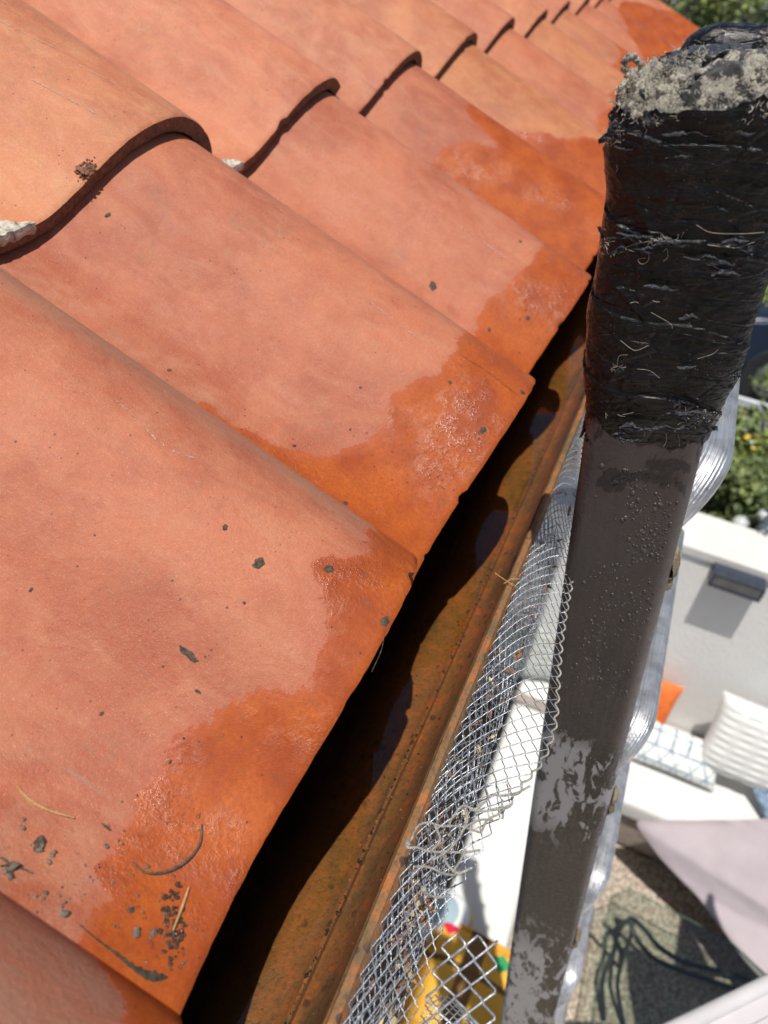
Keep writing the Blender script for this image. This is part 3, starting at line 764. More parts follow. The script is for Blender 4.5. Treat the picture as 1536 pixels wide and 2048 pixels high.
for k in range(34):
    y = rnd.choice([rnd.gauss(492, 12), rnd.gauss(845, 16), rnd.uniform(260, 860)]); x = rnd.uniform(1215, 1490-(max(0, y-500))*.22); L = rnd.uniform(20, 75); h = rnd.uniform(3, 9); q = []
    for i in range(9):
        t_ = i/8; xx, yy = x+L*t_, y+L*t_*rnd.uniform(-.04, .12)+3*math.sin(t_*5+k); hh = h*math.sin(math.pi*min(1, t_+.08))*rnd.uniform(.5, 1)
        q.append([on_tape(xx, yy-hh, .0006), on_tape(xx+1, yy, .0016+.0010*rnd.random()), on_tape(xx, yy+hh*.7, .0004)])
    mb.grid(q)
mb.build('torn_shreds', M['film'], tape, sharp=0)['kind'] = 'stuff'
mb = MB()
for (x0, y0, sx, sy, n) in ((1405, 830, 22, 8, 60), (1335, 478, 14, 4, 24), (1225, 262, 12, 14, 60), (1300, 240, 16, 6, 40), (1440, 235, 40, 4, 40), (1400, 205, 60, 5, 50), (1235, 735, 5, 4, 10), (1215, 480, 6, 14, 18)):
    for k in range(n):
        p = on_tape(rnd.gauss(x0, sx), rnd.gauss(y0, sy), .0006); d = Vector((rnd.gauss(0, 1), -abs(rnd.gauss(0, .5)), rnd.gauss(0, 1))).normalized(); L = rnd.uniform(.0012, .0045); pts = [p]
        for m_ in range(4): d = (d+Vector((rnd.gauss(0, .5), rnd.gauss(0, .3), rnd.gauss(0, .5)))).normalized(); pts.append(pts[-1]+d*L/4)
        mb.tube(pts, rnd.uniform(.00005, .00012), 3, False)
mb.build('frayed_fibres', M['fibre'], tape)['kind'] = 'stuff'
# curled scrap of film and fluff on the upper left corner, black film flaps on the rag
mb = MB(); hookp = smooth([on_tape(1266, 172), on_tape(1274, 145), on_tape(1268, 128), on_tape(1250, 122), on_tape(1242, 135), on_tape(1245, 158)], 6)
for i, p in enumerate(hookp): mb.blob(p+Vector((rnd.gauss(0, .0003), .012, rnd.gauss(0, .0003))), rnd.uniform(.0007, .0018), jit=.5)
mb.build('curled_scrap', M['rag'], rag, sharp=0)
mb = MB()
for (fx, fy, L, Wd) in ((-.006, .006, .018, .012), (.006, .010, .013, .010), (-.022, .003, .011, .008), (.024, .014, .014, .009), (.030, -.004, .010, .012)):
    P = []
    for i in range(12):
        row = []
        for j in range(10):
            u, v = (i/11-.5), (j/9-.5); x = fx+u*L; y = cyy-.004+fy+v*Wd-.006; kk = min(1, math.hypot(x/.047, (y-cyy)/.025))
            zz = .308-.014+.027*math.sqrt(max(0, 1-kk**2.2))+.0022+.0022*noise.noise(Vector((x*160, y*160, fx*99))); row.append((x+.002*noise.noise(Vector((i*.7, j*.7, fx*50))), y+.002*noise.noise(Vector((j*.6, i*.6, fy*90))), zz))
        P.append(row)
    mb.grid(P)
mb.build('film_flap', M['film'], rag, sharp=0)
make_wrap(RAILGAP-.034, 8.1, False, M['tape'])

# drops on the near rail's face
mb = MB(); rnd = random.Random(12); inv = LM.inverted()
def on_web(x, y):
    c0 = inv @ Vector(CAM); r = inv.to_3x3() @ Vector(ray(x, y)); t = -c0.y/r.y; return c0+r*t
clusters = [(1270, 960, 45, 18, 60), (1310, 1020, 50, 40, 100), (1290, 1070, 40, 30, 90), (1300, 1110, 35, 30, 60), (1230, 1140, 30, 30, 30), (1280, 1200, 40, 40, 60), (1210, 1240, 40, 50, 80),
            (1270, 1270, 30, 50, 70), (1180, 1300, 30, 40, 40), (1200, 1350, 60, 30, 50), (1250, 1380, 30, 30, 40), (1160, 1420, 40, 60, 30)]
for (x0, y0, sx, sy, n) in clusters:
    for k in range(n):
        x, y = rnd.gauss(x0, sx*.7), rnd.gauss(y0, sy*.8); p = on_web(x, y)
        if abs(p.x) > .029 or p.z > .11: continue
        r_ = rnd.choice([.0004, .0006, .0008, .0010, .0014]) if rnd.random() < .95 else .0020
        mb.blob((p.x, -.0000, p.z), r_*.85, (1, .38, 1.3), 1)
dr = mb.build('water_drops', simple('dirty_drops', (.05, .045, .045), (.085, .07, .06), 90, .22), ladder, sharp=0); dr['kind'] = 'stuff'

# ------------------------------------------------------------------ expanded-metal gutter guard
def guard(name, A, B, bulge, ts, ns, cell, parent, rr=.00045, drop=0.0, torn=None):
    """A, B: border curves sampled evenly; strands zigzag along the sheet and weld at the crossings"""
    def S(u, v):
        a = A(u); b = B(u); p = a*(1-v)+b*v
        return p+Vector(bulge(u, v))
    mb = MB()
    for k in range(ts):
        run = []
        for i in range(ns+1):
            z = (i+k) % 2
            for off in (-.12, .12):
                u = (i+off)/ns; v = (k+(.93 if z else .07))/ts
                keep = 0 <= u <= 1 and (torn is None or torn(u, v))
                if keep: run.append(S(u, v)+Vector((0, 0, .0006 if z else -.0006)))
                else:
                    if len(run) > 2: mb.tube(run, rr, 5)
                    run = []
        if len(run) > 2: mb.tube(run, rr, 5)
    return mb.build(name, M['wire'], parent, sharp=0)
def curve(pts):
    P = smooth(pts, 12); 
    d = [0]
    for i in range(1, len(P)): d.append(d[-1]+(P[i]-P[i-1]).length)
    def f(u):
        s_ = u*d[-1]; i = int(np.searchsorted(d, s_)); i = min(max(i, 1), len(P)-1); t_ = (s_-d[i-1])/max(1e-9, d[i]-d[i-1]); return P[i-1].lerp(P[i], t_)
    return f
gg = empty('gutter_guard', (-.02, .3, 3.2)); tag(gg, 'curled strip of galvanised expanded mesh sprung up from the gutter lip beside the ladder rail', 'gutter guard')
def sub(pts, zs): return [Vector(at_z(x, y, z)) for (x, y), z in zip(pts, zs)]
lip = [(-.0185, e, 3.2035) for e in (.055, .10, .20, .30, .40, .50, .60, .72, .86)]
Ac = curve(lip)
Bpx = [(1000, 1636), (1047, 1568), (1072, 1540), (1094, 1502), (1110, 1451), (1115, 1394), (1118, 1343), (1123, 1286), (1129, 1244), (1137, 1197), (1145, 1159), (1153, 1121), (1160, 1080), (1162, 1040), (1158, 990), (1158, 940), (1162, 890), (1166, 830)]
Bz = list(np.interp(range(len(Bpx)), [0, 4, 10, 17], [3.226, 3.226, 3.222, 3.205]))
Bl = sub(Bpx, Bz); 
A_up = curve([(-.0185, e, 3.2035) for e in (.23, .28, .33, .38, .44, .50, .58, .68, .84)]); B_up = curve(Bl)
off = Vector((-.02, .3, 3.2))
loc = lambda f: (lambda u: f(u)-off)
def bl(u, v): q = math.sin(v*math.pi); return (-.004*q, 0, .007*q+.0012*math.sin(u*23+v*5))
m1 = guard('mesh_panel', loc(A_up), loc(B_up), bl, 13, 98, .016, gg, .00034)
# nearer part, hanging over the lip, with a torn outer border
Bn = curve(sub([(815, 2080), (840, 2007), (867, 1916), (893, 1837), (908, 1793), (949, 1737), (972, 1690), (1003, 1632), (1040, 1585)], [3.19, 3.19, 3.19, 3.195, 3.20, 3.205, 3.21, 3.22, 3.226]))
An = curve([(-.0185, e, 3.2035) for e in (.085, .12, .16, .20, .235, .27)])
m2 = guard('mesh_panel', loc(An), loc(Bn), lambda u, v: (0, 0, .005*math.sin(v*math.pi)), 11, 29, .016, gg, .00036)
# lower layer folded back under the strip
Al = curve([(-.0165, e, 3.2000) for e in (.085, .17, .26, .36, .46, .54)]); Blw = curve([(.006, e, 3.150-.01*math.sin(e*9)) for e in (.10, .18, .27, .36, .45, .52)])
m3 = guard('folded_layer', loc(Al), loc(Blw), lambda u, v: (.004*math.sin(v*math.pi), 0, .004*math.sin(u*31)), 10, 62, .016, gg, .00034)
Bl2 = curve([(.003, e, 3.172+.004*math.sin(e*15)) for e in (.10, .18, .27, .36, .45, .52)])
m4 = guard('folded_layer', loc(Al), loc(Bl2), lambda u, v: (.002*math.sin(v*math.pi), .004, .003*math.sin(u*19)), 9, 58, .016, gg, .00034)
# border strand along the outer edge
mb = MB(); mb.tube([B_up(u)-off+Vector((.0012*math.cos(u*46*2*math.pi), 0, .0006*math.sin(u*46*2*math.pi))) for u in np.linspace(0, 1, 400)], .00065, 5)
# torn loops curling back over the strip
def pz(x, y, z): return Vector(at_z(x, y, z))-off
for pts in ([(1060, 1572), (1035, 1585), (1005, 1592), (985, 1590), (968, 1605), (950, 1618), (925, 1612), (905, 1635), (898, 1648)],
            [(1020, 1612), (1000, 1618), (965, 1622), (940, 1620)], [(960, 1665), (930, 1655), (905, 1652), (880, 1652), (858, 1645), (838, 1650), (828, 1665), (822, 1680), (812, 1683), (815, 1695), (835, 1695), (855, 1702), (885, 1705)],
            [(985, 1640), (960, 1640), (930, 1655), (915, 1680), (890, 1705), (865, 1720)], [(945, 1735), (915, 1748), (890, 1748), (860, 1735), (828, 1733)], [(960, 1700), (925, 1705), (885, 1702)],
            [(1005, 1600), (1000, 1625), (975, 1640), (962, 1665)], [(885, 1705), (895, 1730), (915, 1748)], [(900, 1790), (875, 1795), (855, 1788), (845, 1780)], [(932, 1700), (920, 1722), (905, 1745)],
            [(928, 1612), (935, 1640), (925, 1655)], [(868, 1648), (880, 1680), (862, 1702)]):
    zz = 3.236; mb.tube(smooth([pz(x, y, zz+random.uniform(-.002, .002)) for x, y in pts], 6), .00062, 6)
mb.blob(pz(815, 1688, 3.236), .0016, jit=.3); mb.blob(pz(847, 1780, 3.236), .0018, jit=.3)
mb.build('torn_edge', simple('bright_torn_wire', (.58, .56, .50), (.36, .34, .28), 300, .45, metal=.5), gg, sharp=0)
# second strip hanging below, seen at the bottom
g2 = empty('gutter_guard', (.03, .12, 3.16)); tag(g2, 'loose torn scrap of wide-celled mesh in front of the yellow cushion', 'gutter guard')
off2 = Vector((.03, .12, 3.16))
def q2(x, y, d): return Vector(at_d(x, y, d))-off2
A2 = curve([q2(835, 2110, .33), q2(845, 2030, .335), q2(862, 1950, .34), q2(893, 1868, .345)]); B2 = curve([q2(985, 2120, .33), q2(990, 2050, .335), q2(992, 1960, .34), q2(996, 1880, .345)])
guard('mesh_panel', A2, B2, lambda u, v: (0, 0, .004*math.sin(v*3.14)), 5, 9, .016, g2, .00058)
g3 = empty('gutter_guard', (.0, .1, 3.0)); tag(g3, 'fine mesh roll lying behind the loose scrap at the bottom of the picture', 'gutter guard')
off3 = Vector((0, .1, 3.0)); q3 = lambda x, y, d: Vector(at_d(x, y, d))-off3
A3 = curve([q3(800, 2130, .62), q3(838, 2040, .64), q3(858, 1990, .66)]); B3 = curve([q3(985, 2130, .62), q3(965, 2060, .64), q3(930, 2030, .66)])
guard('mesh_panel', A3, B3, lambda u, v: (0, 0, .02*math.sin(v*3.14)), 14, 12, .016, g3, .0006)
# leaves caught in the folded mesh
mb = MB(); rnd = random.Random(5)
for k in range(150):
    e = rnd.uniform(.09, .62) if k > 90 else rnd.uniform(.09, .25); c = Vector((rnd.uniform(-.014, .004), e, 3.168+rnd.uniform(-.008, .02)-.0))
    a, b_ = Vector((rnd.gauss(0, 1), rnd.gauss(0, 1), rnd.gauss(0, .5))).normalized(), Vector((rnd.gauss(0, 1), rnd.gauss(0, 1), rnd.gauss(0, .5))).normalized()
    L, W_ = rnd.uniform(.003, .008), rnd.uniform(.001, .0025); b_ = (b_-a*b_.dot(a)).normalized()
    mb.cur = rnd.choice([0, 0, 1]); mb.add([c-a*L, c+b_*W_, c+a*L, c-b_*W_, c+a.cross(b_)*.0008], [(0, 1, 4), (1, 2, 4), (2, 3, 4), (3, 0, 4)])
tag(mb.build('leaf_litter', [simple('dead_brown_leaf', (.30, .13, .05), (.12, .06, .03), 80, .8), simple('dead_straw_leaf', (.55, .45, .25), (.40, .25, .10), 80, .8)], sharp=0), 'dead leaves caught in the folded mesh along the gutter lip', 'leaf litter', kind='stuff')

# ------------------------------------------------------------------ debris on the tiles
def surf(x, y, key, lift=.0006):
    t, O = TILES[key]; lx, ly = hit_tile(x, y, O); return Vector(O+Uw*lx+np.array([0, ly, 0])+Nw*(zt(ly)+lift))
def needle(pts, key, mat, r, label, name='pine_needle', cat='pine needle'):
    P = smooth([surf(x, y, key, .0008) for x, y in pts], 6); mb = MB(); n = len(P); o0 = P[n//2].copy()
    mb.tube([p-o0 for p in P], [r*(.45+.55*math.sin(math.pi*(.12+.8*i/(n-1)))) for i in range(n)], 6)
    tag(mb.build(name, mat, loc=o0), label, cat, 'dry needles fallen on the tiles')
needle([(33, 1573), (60, 1602), (100, 1623), (148, 1637)], (1, 1), M['needle'], .0007, 'straight tan pine needle on the dry part of the nearest wide tile')
needle([(403, 1650), (398, 1690), (370, 1725), (330, 1745), (290, 1745), (265, 1725)], (1, 1), M['dneedle'], .0008, 'curved dark pine needle like a C on the wet clay')
needle([(377, 1775), (363, 1815), (345, 1862)], (1, 1), M['needle'], .0007, 'short wet yellow needle beside the mud streak')
needle([(0, 1733), (30, 1733), (65, 1748)], (1, 1), M['dneedle'], .0006, 'grey bent twig at the left border of the picture', 'twig', 'twig')
needle([(0, 1716), (12, 1724), (28, 1758)], (1, 1), M['dneedle'], .0006, 'small forked twig lying across the grit at left', 'twig', 'twig')
mb = MB(); o0 = Vector(at_z(1020, 1160, 3.205)); mb.tube([Vector(at_z(x, y, 3.206))-o0 for x, y in ((990, 1146), (1010, 1160), (1035, 1175))], .0003, 5); mb.tube([Vector(at_z(x, y, 3.206))-o0 for x, y in ((1008, 1167), (1022, 1158), (1040, 1158))], .0004, 5)
tag(mb.build('straw', M['needle'], loc=o0), 'crossed bits of pale straw sticking out over the gutter from the mesh', 'straw')
mb = MB(); rnd = random.Random(9)
def crumb(x, y, r, key=(1, 1), sq=(1, 1, .6)):
    for q_ in range(3): mb.blob(surf(x, y, key, r*.12)+Vector((rnd.gauss(0, r*.4), rnd.gauss(0, r*.4), 0)), r*rnd.uniform(.4, .75), (1.2, .9, .5), 1, .4, Matrix.Rotation(rnd.uniform(0, 3), 3, 'Z'))
for (x, y, r) in [(42, 1655, .0016), (47, 1640, .0012), (80, 1690, .0026), (75, 1700, .002), (98, 1725, .0018), (102, 1712, .0014), (60, 1690, .0009), (118, 1793, .0014), (125, 1825, .0022), (122, 1812, .0016), (15, 1740, .0030), (20, 1752, .0022), (8, 1745, .002), (72, 1826, .0012),
                  (270, 1865, .0022), (272, 1870, .0016), (306, 1862, .002), (310, 1872, .0022), (325, 1830, .0014), (295, 1735, .0012), (215, 1655, .0012), (213, 1690, .0012), (262, 1817, .0014), (225, 1765, .0008), (70, 1795, .0016), (88, 1786, .0022)]: crumb(x, y, r)
for k in range(90):
    x, y = rnd.uniform(0, 420), rnd.uniform(1640, 1960)
    if y > 1800+x*.43 or y > 2050-x*.3: continue
    crumb(x, y, rnd.uniform(.0003, .0009))
for k in range(150):
    x, y = rnd.uniform(0, 900), rnd.uniform(600, 1600)
    if y < 640+x*.68: 
        if y > 560+x*.5 and x > 100 and y < 600+x*.6: mb.blob(surf(x, y, (2, 1), .0001), rnd.uniform(.0002, .0006), (1, 1, .6), 1, .3)
        continue
    if y > 1900-x*.85: continue
    mb.blob(surf(x, y, (1, 1), .0001), rnd.uniform(.0002, .0005), (1, 1, .6), 1, .3)
tag(mb.build('roof_grit', M['grit'], sharp=0), 'grey crumbs of grit and moss scattered on the nearest tiles', 'grit', kind='stuff')
# streak of mud washed towards the edge
mb = MB(); P = smooth([surf(x, y, (1, 1), .0005) for x, y in ((160, 1850), (195, 1880), (235, 1910), (265, 1935), (300, 1955), (335, 1955))], 6)
W_ = np.interp(np.linspace(0, 1, len(P)), [0, .3, .6, .85, 1], [.0003, .0006, .0012, .0026, .0006]); rows = []
for i, p in enumerate(P):
    t_ = (P[min(i+1, len(P)-1)]-P[max(0, i-1)]).normalized(); sd_ = t_.cross(Vector(Nw)).normalized(); w_ = W_[i]*(1+.35*math.sin(i*2.3))
    rows.append([p+sd_*w_*k-Vector(Nw)*.0007*k*k for k in (-1, -.5, 0, .5, 1)])
mb.grid(rows)
for k in range(70):
    x, y = rnd.gauss(350, 12), rnd.gauss(1850, 40)
    if hit_tile(x, y, TILES[(1, 1)][1])[0] > .002: continue
    mb.blob(surf(x, y, (1, 1), .0), rnd.uniform(.0004, .0014), (1, 1, .35), 1, .4)
tag(mb.build('mud_streak', simple('wet_grey_mud', (.06, .05, .035), (.12, .10, .07), 300, .3, .002), sharp=0), 'wet grey mud washed into a dark streak near the lower tile edge', 'mud', kind='stuff')
# beads of water
mb = MB()
def bead(x, y, key, r):
    lx = hit_tile(x, y, TILES[key][1])
    if lx[0] < SKEW.get(key, 0)*(1-lx[1]/.27)-.002: mb.blob(surf(x, y, key, r*.15), r, (1, 1, .6), 1)
for (x0, y0, sx, sy, n, key) in ((850, 950, 28, 22, 110, (2, 1)), (880, 900, 30, 40, 60, (2, 1)), (790, 900, 40, 30, 50, (2, 1)), (965, 875, 14, 14, 24, (2, 1)), (1020, 810, 14, 14, 10, (2, 1)), (930, 820, 30, 30, 30, (2, 1)),
                             (370, 1620, 28, 25, 60, (1, 1)), (330, 1900, 40, 40, 50, (1, 1)), (350, 1860, 20, 10, 22, (1, 1)), (1060, 600, 30, 40, 40, (3, 1)), (1040, 690, 25, 25, 25, (3, 1)),
                             (990, 350, 25, 25, 16, (4, 1)), (930, 350, 25, 20, 16, (4, 1)), (1150, 340, 25, 25, 14, (5, 1))):
    for k in range(n):
        x, y = rnd.gauss(x0, sx), rnd.gauss(y0, sy)
        if key == (1, 1) and (x > 400 or y > 1950): continue
        bead(x, y, key, rnd.choice([.0003, .0004, .0005, .0007]) if rnd.random() < .95 else .0012)
tag(mb.build('water_beads', M['bead'], sharp=0), 'beads of water glinting on the wet ends of the eave tiles', 'water drops', kind='stuff')

# ------------------------------------------------------------------ patio
WE = 2.87; BZ = .42
mb = MB(); mb.add([(-3, -6, 0), (9, -6, 0), (9, WE+.12, 0), (-3, WE+.12, 0)], [(0, 1, 2, 3)]); tag(mb.build('gravel_patio', M['gravel'], smooth=False), kind='structure')
mb = MB(); mb.add([(-250, -200, -.02), (250, -200, -.02), (250, 400, -.02), (-250, 400, -.02)], [(0, 1, 2, 3)]); tag(mb.build('garden_ground', M['soil'], smooth=False), kind='structure')
topz = at_e(1470, 1120, WE)[2]
wl = empty('patio_wall', (1.5, WE, 0)); tag(wl, 'white rendered wall behind the bench with a dark wall lamp', 'wall')
mb = MB(); mb.box((-1.5+xf, 0, 0), (4, .26, topz-.05)); mb.build('wall_body', M['stucco'], wl, False)
mb = MB(); mb.box((-1.5+xf, -.012, topz-.05), (4, .275, topz), bev=.006); mb.build('wall_cap', M['cap'], wl, False)
# wall lamp
a_, b_ = at_e(1430, 1120, WE), at_e(1535, 1152, WE)
lw = b_[0]-a_[0]; lx, lz = a_[0], a_[2]; print('lamp', a_, b_, lw)
lp = empty('wall_lamp', (lx, WE, lz)); tag(lp, 'dark box-shaped wall lamp on the white patio wall', 'lamp')
mb = MB(); lh, ldp = lw*.34, lw*.42
mb.box((0, -ldp, -.012), (lw, 0, 0), bev=.003); mb.box((0, -ldp, -lh), (.012, 0, -.0121)); mb.box((lw-.012, -ldp, -lh), (lw, 0, -.0121)); mb.box((.0121, -ldp, -lh), (lw-.0121, -ldp+.008, -lh+.016)); mb.box((.0121, -.01, -lh), (lw-.0121, -.001, -.0122))
mb.build('housing', M['lampm'], lp, False)
mb = MB(); mb.box((.013, -ldp+.002, -lh+.0165), (lw-.013, -ldp+.006, -.0125)); mb.build('diffuser', simple('frosted_lamp_glass', (.12, .12, .12), (.16, .16, .16), 20, .2), lp, False)
# bench: two legs of an L
fe = at_z(1320, 1632, BZ)[1]; re = at_z(1003, 1990, BZ)[0]; print('bench front', fe, 'right edge', re)
bn = empty('corner_bench', (re, fe, 0)); tag(bn, 'white cushioned corner bench along the patio wall', 'bench')
def cushion_mb(lo, hi, bev, puff=.01):
    bm = bmesh.new(); bmesh.ops.create_cube(bm, size=1)
    for v in bm.verts: v.co = Vector([lo[i]+(v.co[i]+.5)*(hi[i]-lo[i]) for i in range(3)])
    bmesh.ops.subdivide_edges(bm, edges=bm.edges[:], cuts=10, use_grid_fill=True)
    c = [(lo[i]+hi[i])/2 for i in range(3)]; h = [(hi[i]-lo[i])/2 for i in range(3)]
    for v in bm.verts:
        u = [(v.co[i]-c[i])/h[i] for i in range(3)]
        for i in range(3):
            j, k = (i+1) % 3, (i+2) % 3; v.co[i] += u[i]*puff*(1-u[j]**4)*(1-u[k]**4)
        d = max(abs(u[0]), abs(u[1])); v.co.z += .004*fbm((v.co.x*5, v.co.y*5, 0), 3) if u[2] > .5 else 0
    bmesh.ops.bevel(bm, geom=[e for e in bm.edges if e.calc_face_angle(0) > .8], offset=bev, segments=3, profile=.6, affect='EDGES')
    mb = MB(); mb.frombm(bm); return mb
cushion_mb((-.02, 0, BZ-.11), (3.2, WE-fe-.02, BZ), .02).build('seat_cushion', M['cushion'], bn)
mb = MB(); mb.box((.0, .03, .04), (3.2, WE-fe-.02, BZ-.111)); mb.box((.09-re, -4, .04), (-.03, WE-fe-.02, BZ-.112)); mb.build('bench_base', M['timber'], bn, False)
for i, (e0, e1) in enumerate(((-.95, WE-fe-.02), (-2.1, -.97))):
    cushion_mb((.07-re, e0, BZ-.11), (-.025, e1, BZ), .02).build('seat_cushion', M['cushion'], bn)
# pillows
def pillow(name, label, c, wd, ht, th, tilt, yawd, mat, rib=0, group=None, roll=0):
    mb = MB(); n = 44
    for sgn in (1, -1):
        P = []
        for i in range(n+1):
            row = []
            for j in range(n+1):
                u, v = i/n*2-1, j/n*2-1; k = (max(0, (1-u**4))*max(0, (1-v**4)))**.55
                pin = 1-.10*(1-abs(u))*abs(v)**3*0-.07*(1-u*u)*abs(v)**6; pin2 = 1-.07*(1-v*v)*abs(u)**6
                r_ = rib*math.sin(v*34)*abs(math.sin(u*7.8+.8)) if rib else 0
                row.append((u*wd/2*pin2, -sgn*(th/2*k+(r_+.004*fbm((u*3, v*3, c[0]), 3))*min(1, k*2)), v*ht/2*pin))
            P.append(row if sgn > 0 else row[::-1])
        mb.grid(P)
    o = mb.build(name, mat, sharp=0); o.location = c; o.rotation_euler = (math.radians(tilt), math.radians(roll), math.radians(yawd)); tag(o, label, 'pillow', group); return o
def onw(x, y, e=WE-.14): return at_e(x, y, e)
G = 'pillows on the bench'
p = onw(1322, 1390, WE-.10); pillow('pillow', 'orange square pillow leaning on the wall beside the ladder', (p[0]-.06, p[1], BZ+.17), .30, .34, .10, -14, 0, M['orange'], group=G)
p = onw(1478, 1470, WE-.20); pillow('pillow', 'large white ribbed pillow at the right edge of the picture', (p[0]+.09, p[1], p[2]-.03), .46, .42, .16, -22, 0, M['cushion'], .006, G)
def mat_lattice():
    b = NB('blue_lattice_fabric'); v = b.co(rnd=False); x, y, z = b.sep(v)
    def line(e, per, wd): return b.math('LESS_THAN', b.math('ABSOLUTE', b.math('SUBTRACT', b.math('FRACT', b.math('MULTIPLY', e, 1/per)), .5)), wd/per/2)
    d1 = b.math('ADD', x, b.math('MULTIPLY', z, .55)); d2 = b.math('SUBTRACT', x, b.math('MULTIPLY', z, .55))
    low = b.math('LESS_THAN', z, -.005); up = b.math('SUBTRACT', 1.0, low)
    m_ = b.math('MAXIMUM', b.math('MULTIPLY', line(x, .075, .010), up), b.math('MULTIPLY', b.math('MAXIMUM', line(d1, .075, .007), line(d2, .075, .007)), low))
    m_ = b.math('MAXIMUM', m_, line(b.math('ADD', z, .042), .075, .009))
    m_ = b.math('MULTIPLY', m_, b.rng(b.noise(v, 18, 3), .35, .6, .35, 1))
    c = b.mix(m_, (.70, .72, .68), (.05, .13, .26)); return b.fin(c, .9)
p = onw(1365, 1505, WE-.33); pillow('pillow', 'flat cream pillow with a dark blue lattice lying before the orange one', (p[0], p[1]+.06, BZ+.11), .42, .22, .11, -50, 0, mat_lattice(), 0, G)
p = at_z(1540, 1610, BZ+.06); pillow('pillow', 'blue pillow with pale marks cut off by the right edge', (p[0]+.09, p[1], BZ+.07), .30, .30, .10, -70, 38, simple('blue_batik_fabric', (.05, .11, .24), (.35, .45, .55), 30, .9), 0, G)
p = at_z(1075, 1300, BZ+.15); pillow('pillow', 'grey-white knitted pillow seen through the gutter mesh', (p[0]-.02, p[1], BZ+.17), .42, .38, .14, -25, 20, simple('grey_knit', (.55, .57, .54), (.36, .38, .36), 70, .95, .01, 80), .004, G)
p = at_z(1000, 1390, BZ+.2)
# side table board under the mesh
a_ = at_z(1030, 1392, BZ+.02); mb = MB(); mb.box((-.22, -.03, 0), (.2, .03, .03), bev=.004); o = mb.build('bench_divider', M['timber'], loc=(a_[0], a_[1], BZ+.004)); tag(o, 'taupe wooden strip across the bench seen through the mesh', 'board')
# striped round cushion and the yellow bag on the near part of the bench
def mat_yellow():
    b = NB('yellow_print'); v = b.co(rnd=False); x, y, z = b.sep(v)
    c = b.mix(b.rng(b.noise(v, 9, 3), .4, .6), (.78, .42, .045), (.70, .36, .03))
    c = b.mix(b.math('LESS_THAN', b.math('ABSOLUTE', b.math('SUBTRACT', x, -.02)), .035), c, (.20, .09, .02))
    c = b.mix(b.math('LESS_THAN', b.math('ABSOLUTE', b.math('SUBTRACT', y, .045)), .012), c, (.16, .08, .02))
    def disc(px_, py_, r_, col, c):
        dx = b.math('SUBTRACT', x, px_); dy = b.math('SUBTRACT', y, py_); d = b.math('ADD', b.math('ABSOLUTE', dx), b.math('ABSOLUTE', dy)); return b.mix(b.math('LESS_THAN', d, r_), c, col)
    c = disc(.145, .125, .045, (.01, .08, .60), c); c = disc(.08, .135, .04, (.03, .30, .10), c); c = disc(-.135, .17, .035, (.65, .01, .06), c)
    return b.fin(c, .75)
py_ = at_z(930, 1990, BZ+.10); mb = cushion_mb((-.17, -.22, -.07), (.17, .19, .07), .03, .03); o = mb.build('cushion', mat_yellow(), loc=(py_[0], py_[1], BZ+.085)); o.rotation_euler = (0, 0, math.radians(-4))
tag(o, 'yellow patterned cushion with dark band and blue, green and red corners', 'cushion')
def mat_stripe():
    b = NB('curved_stripes'); v = b.co(rnd=False); r_ = b.node('ShaderNodeVectorMath', operation='LENGTH'); b.set(r_.inputs[0], v); w_ = b.math('FRACT', b.math('MULTIPLY', r_.outputs['Value'], 16.0))
    c = b.mix(b.math('LESS_THAN', w_, .45), (.75, .78, .78), (.30, .40, .45)); c = b.mix(b.math('GREATER_THAN', w_, .82), c, (.50, .36, .18)); return b.fin(c, .8)
ps = at_z(893, 1838, BZ+.08); mb = MB(); mb.blob((0, 0, 0), .13, (1, .85, .6), 4); o = mb.build('cushion', mat_stripe(), loc=(ps[0]-.02, ps[1], BZ+.075), sharp=0); tag(o, 'round pale cushion with blue-grey curved stripes behind the yellow one', 'cushion')

# stretched lilac-grey fabric
pts = [(1276, 1642, .50), (1277, 1656, .48), (1314, 1706, .42), (1357, 1753, .38), (1401, 1799, .35), (1455, 1870, .33), (1516, 1950, .31), (1700, 2130, .22), (2050, 2050, .35), (2000, 1640, .58), (1700, 1634, .58), (1536, 1636, .57), (1400, 1640, .55)]
Q = [Vector(at_z(x, y, z)) for x, y, z in pts]; c0 = Vector(at_z(1800, 2000, .38)); ring = []
Qs = smooth(Q+[Q[0]], 6)[:-1]; P = []
for k in range(15):
    f = k/14; P.append([c0.lerp(q, f)+Vector((0, 0, .012*fbm((q.x*f*4, q.y*f*4, f*2), 3)+.012*math.sin(f*3.14)))-c0 for q in Qs])
P.append([q-c0+Vector((0, 0, -.008)) for q in Qs]); P.append([(q-c0)*.985+Vector((0, 0, -.012)) for q in Qs]); P.append([p*1+Vector((0, 0, -.014)) for p in P[8]])
mb = MB(); mb.grid(P, closed_v=True); o = mb.build('fabric_cover', M['lilac'], loc=c0, sharp=0); tag(o, 'lilac-grey fabric cover stretched in front of the white bench', 'fabric cover')

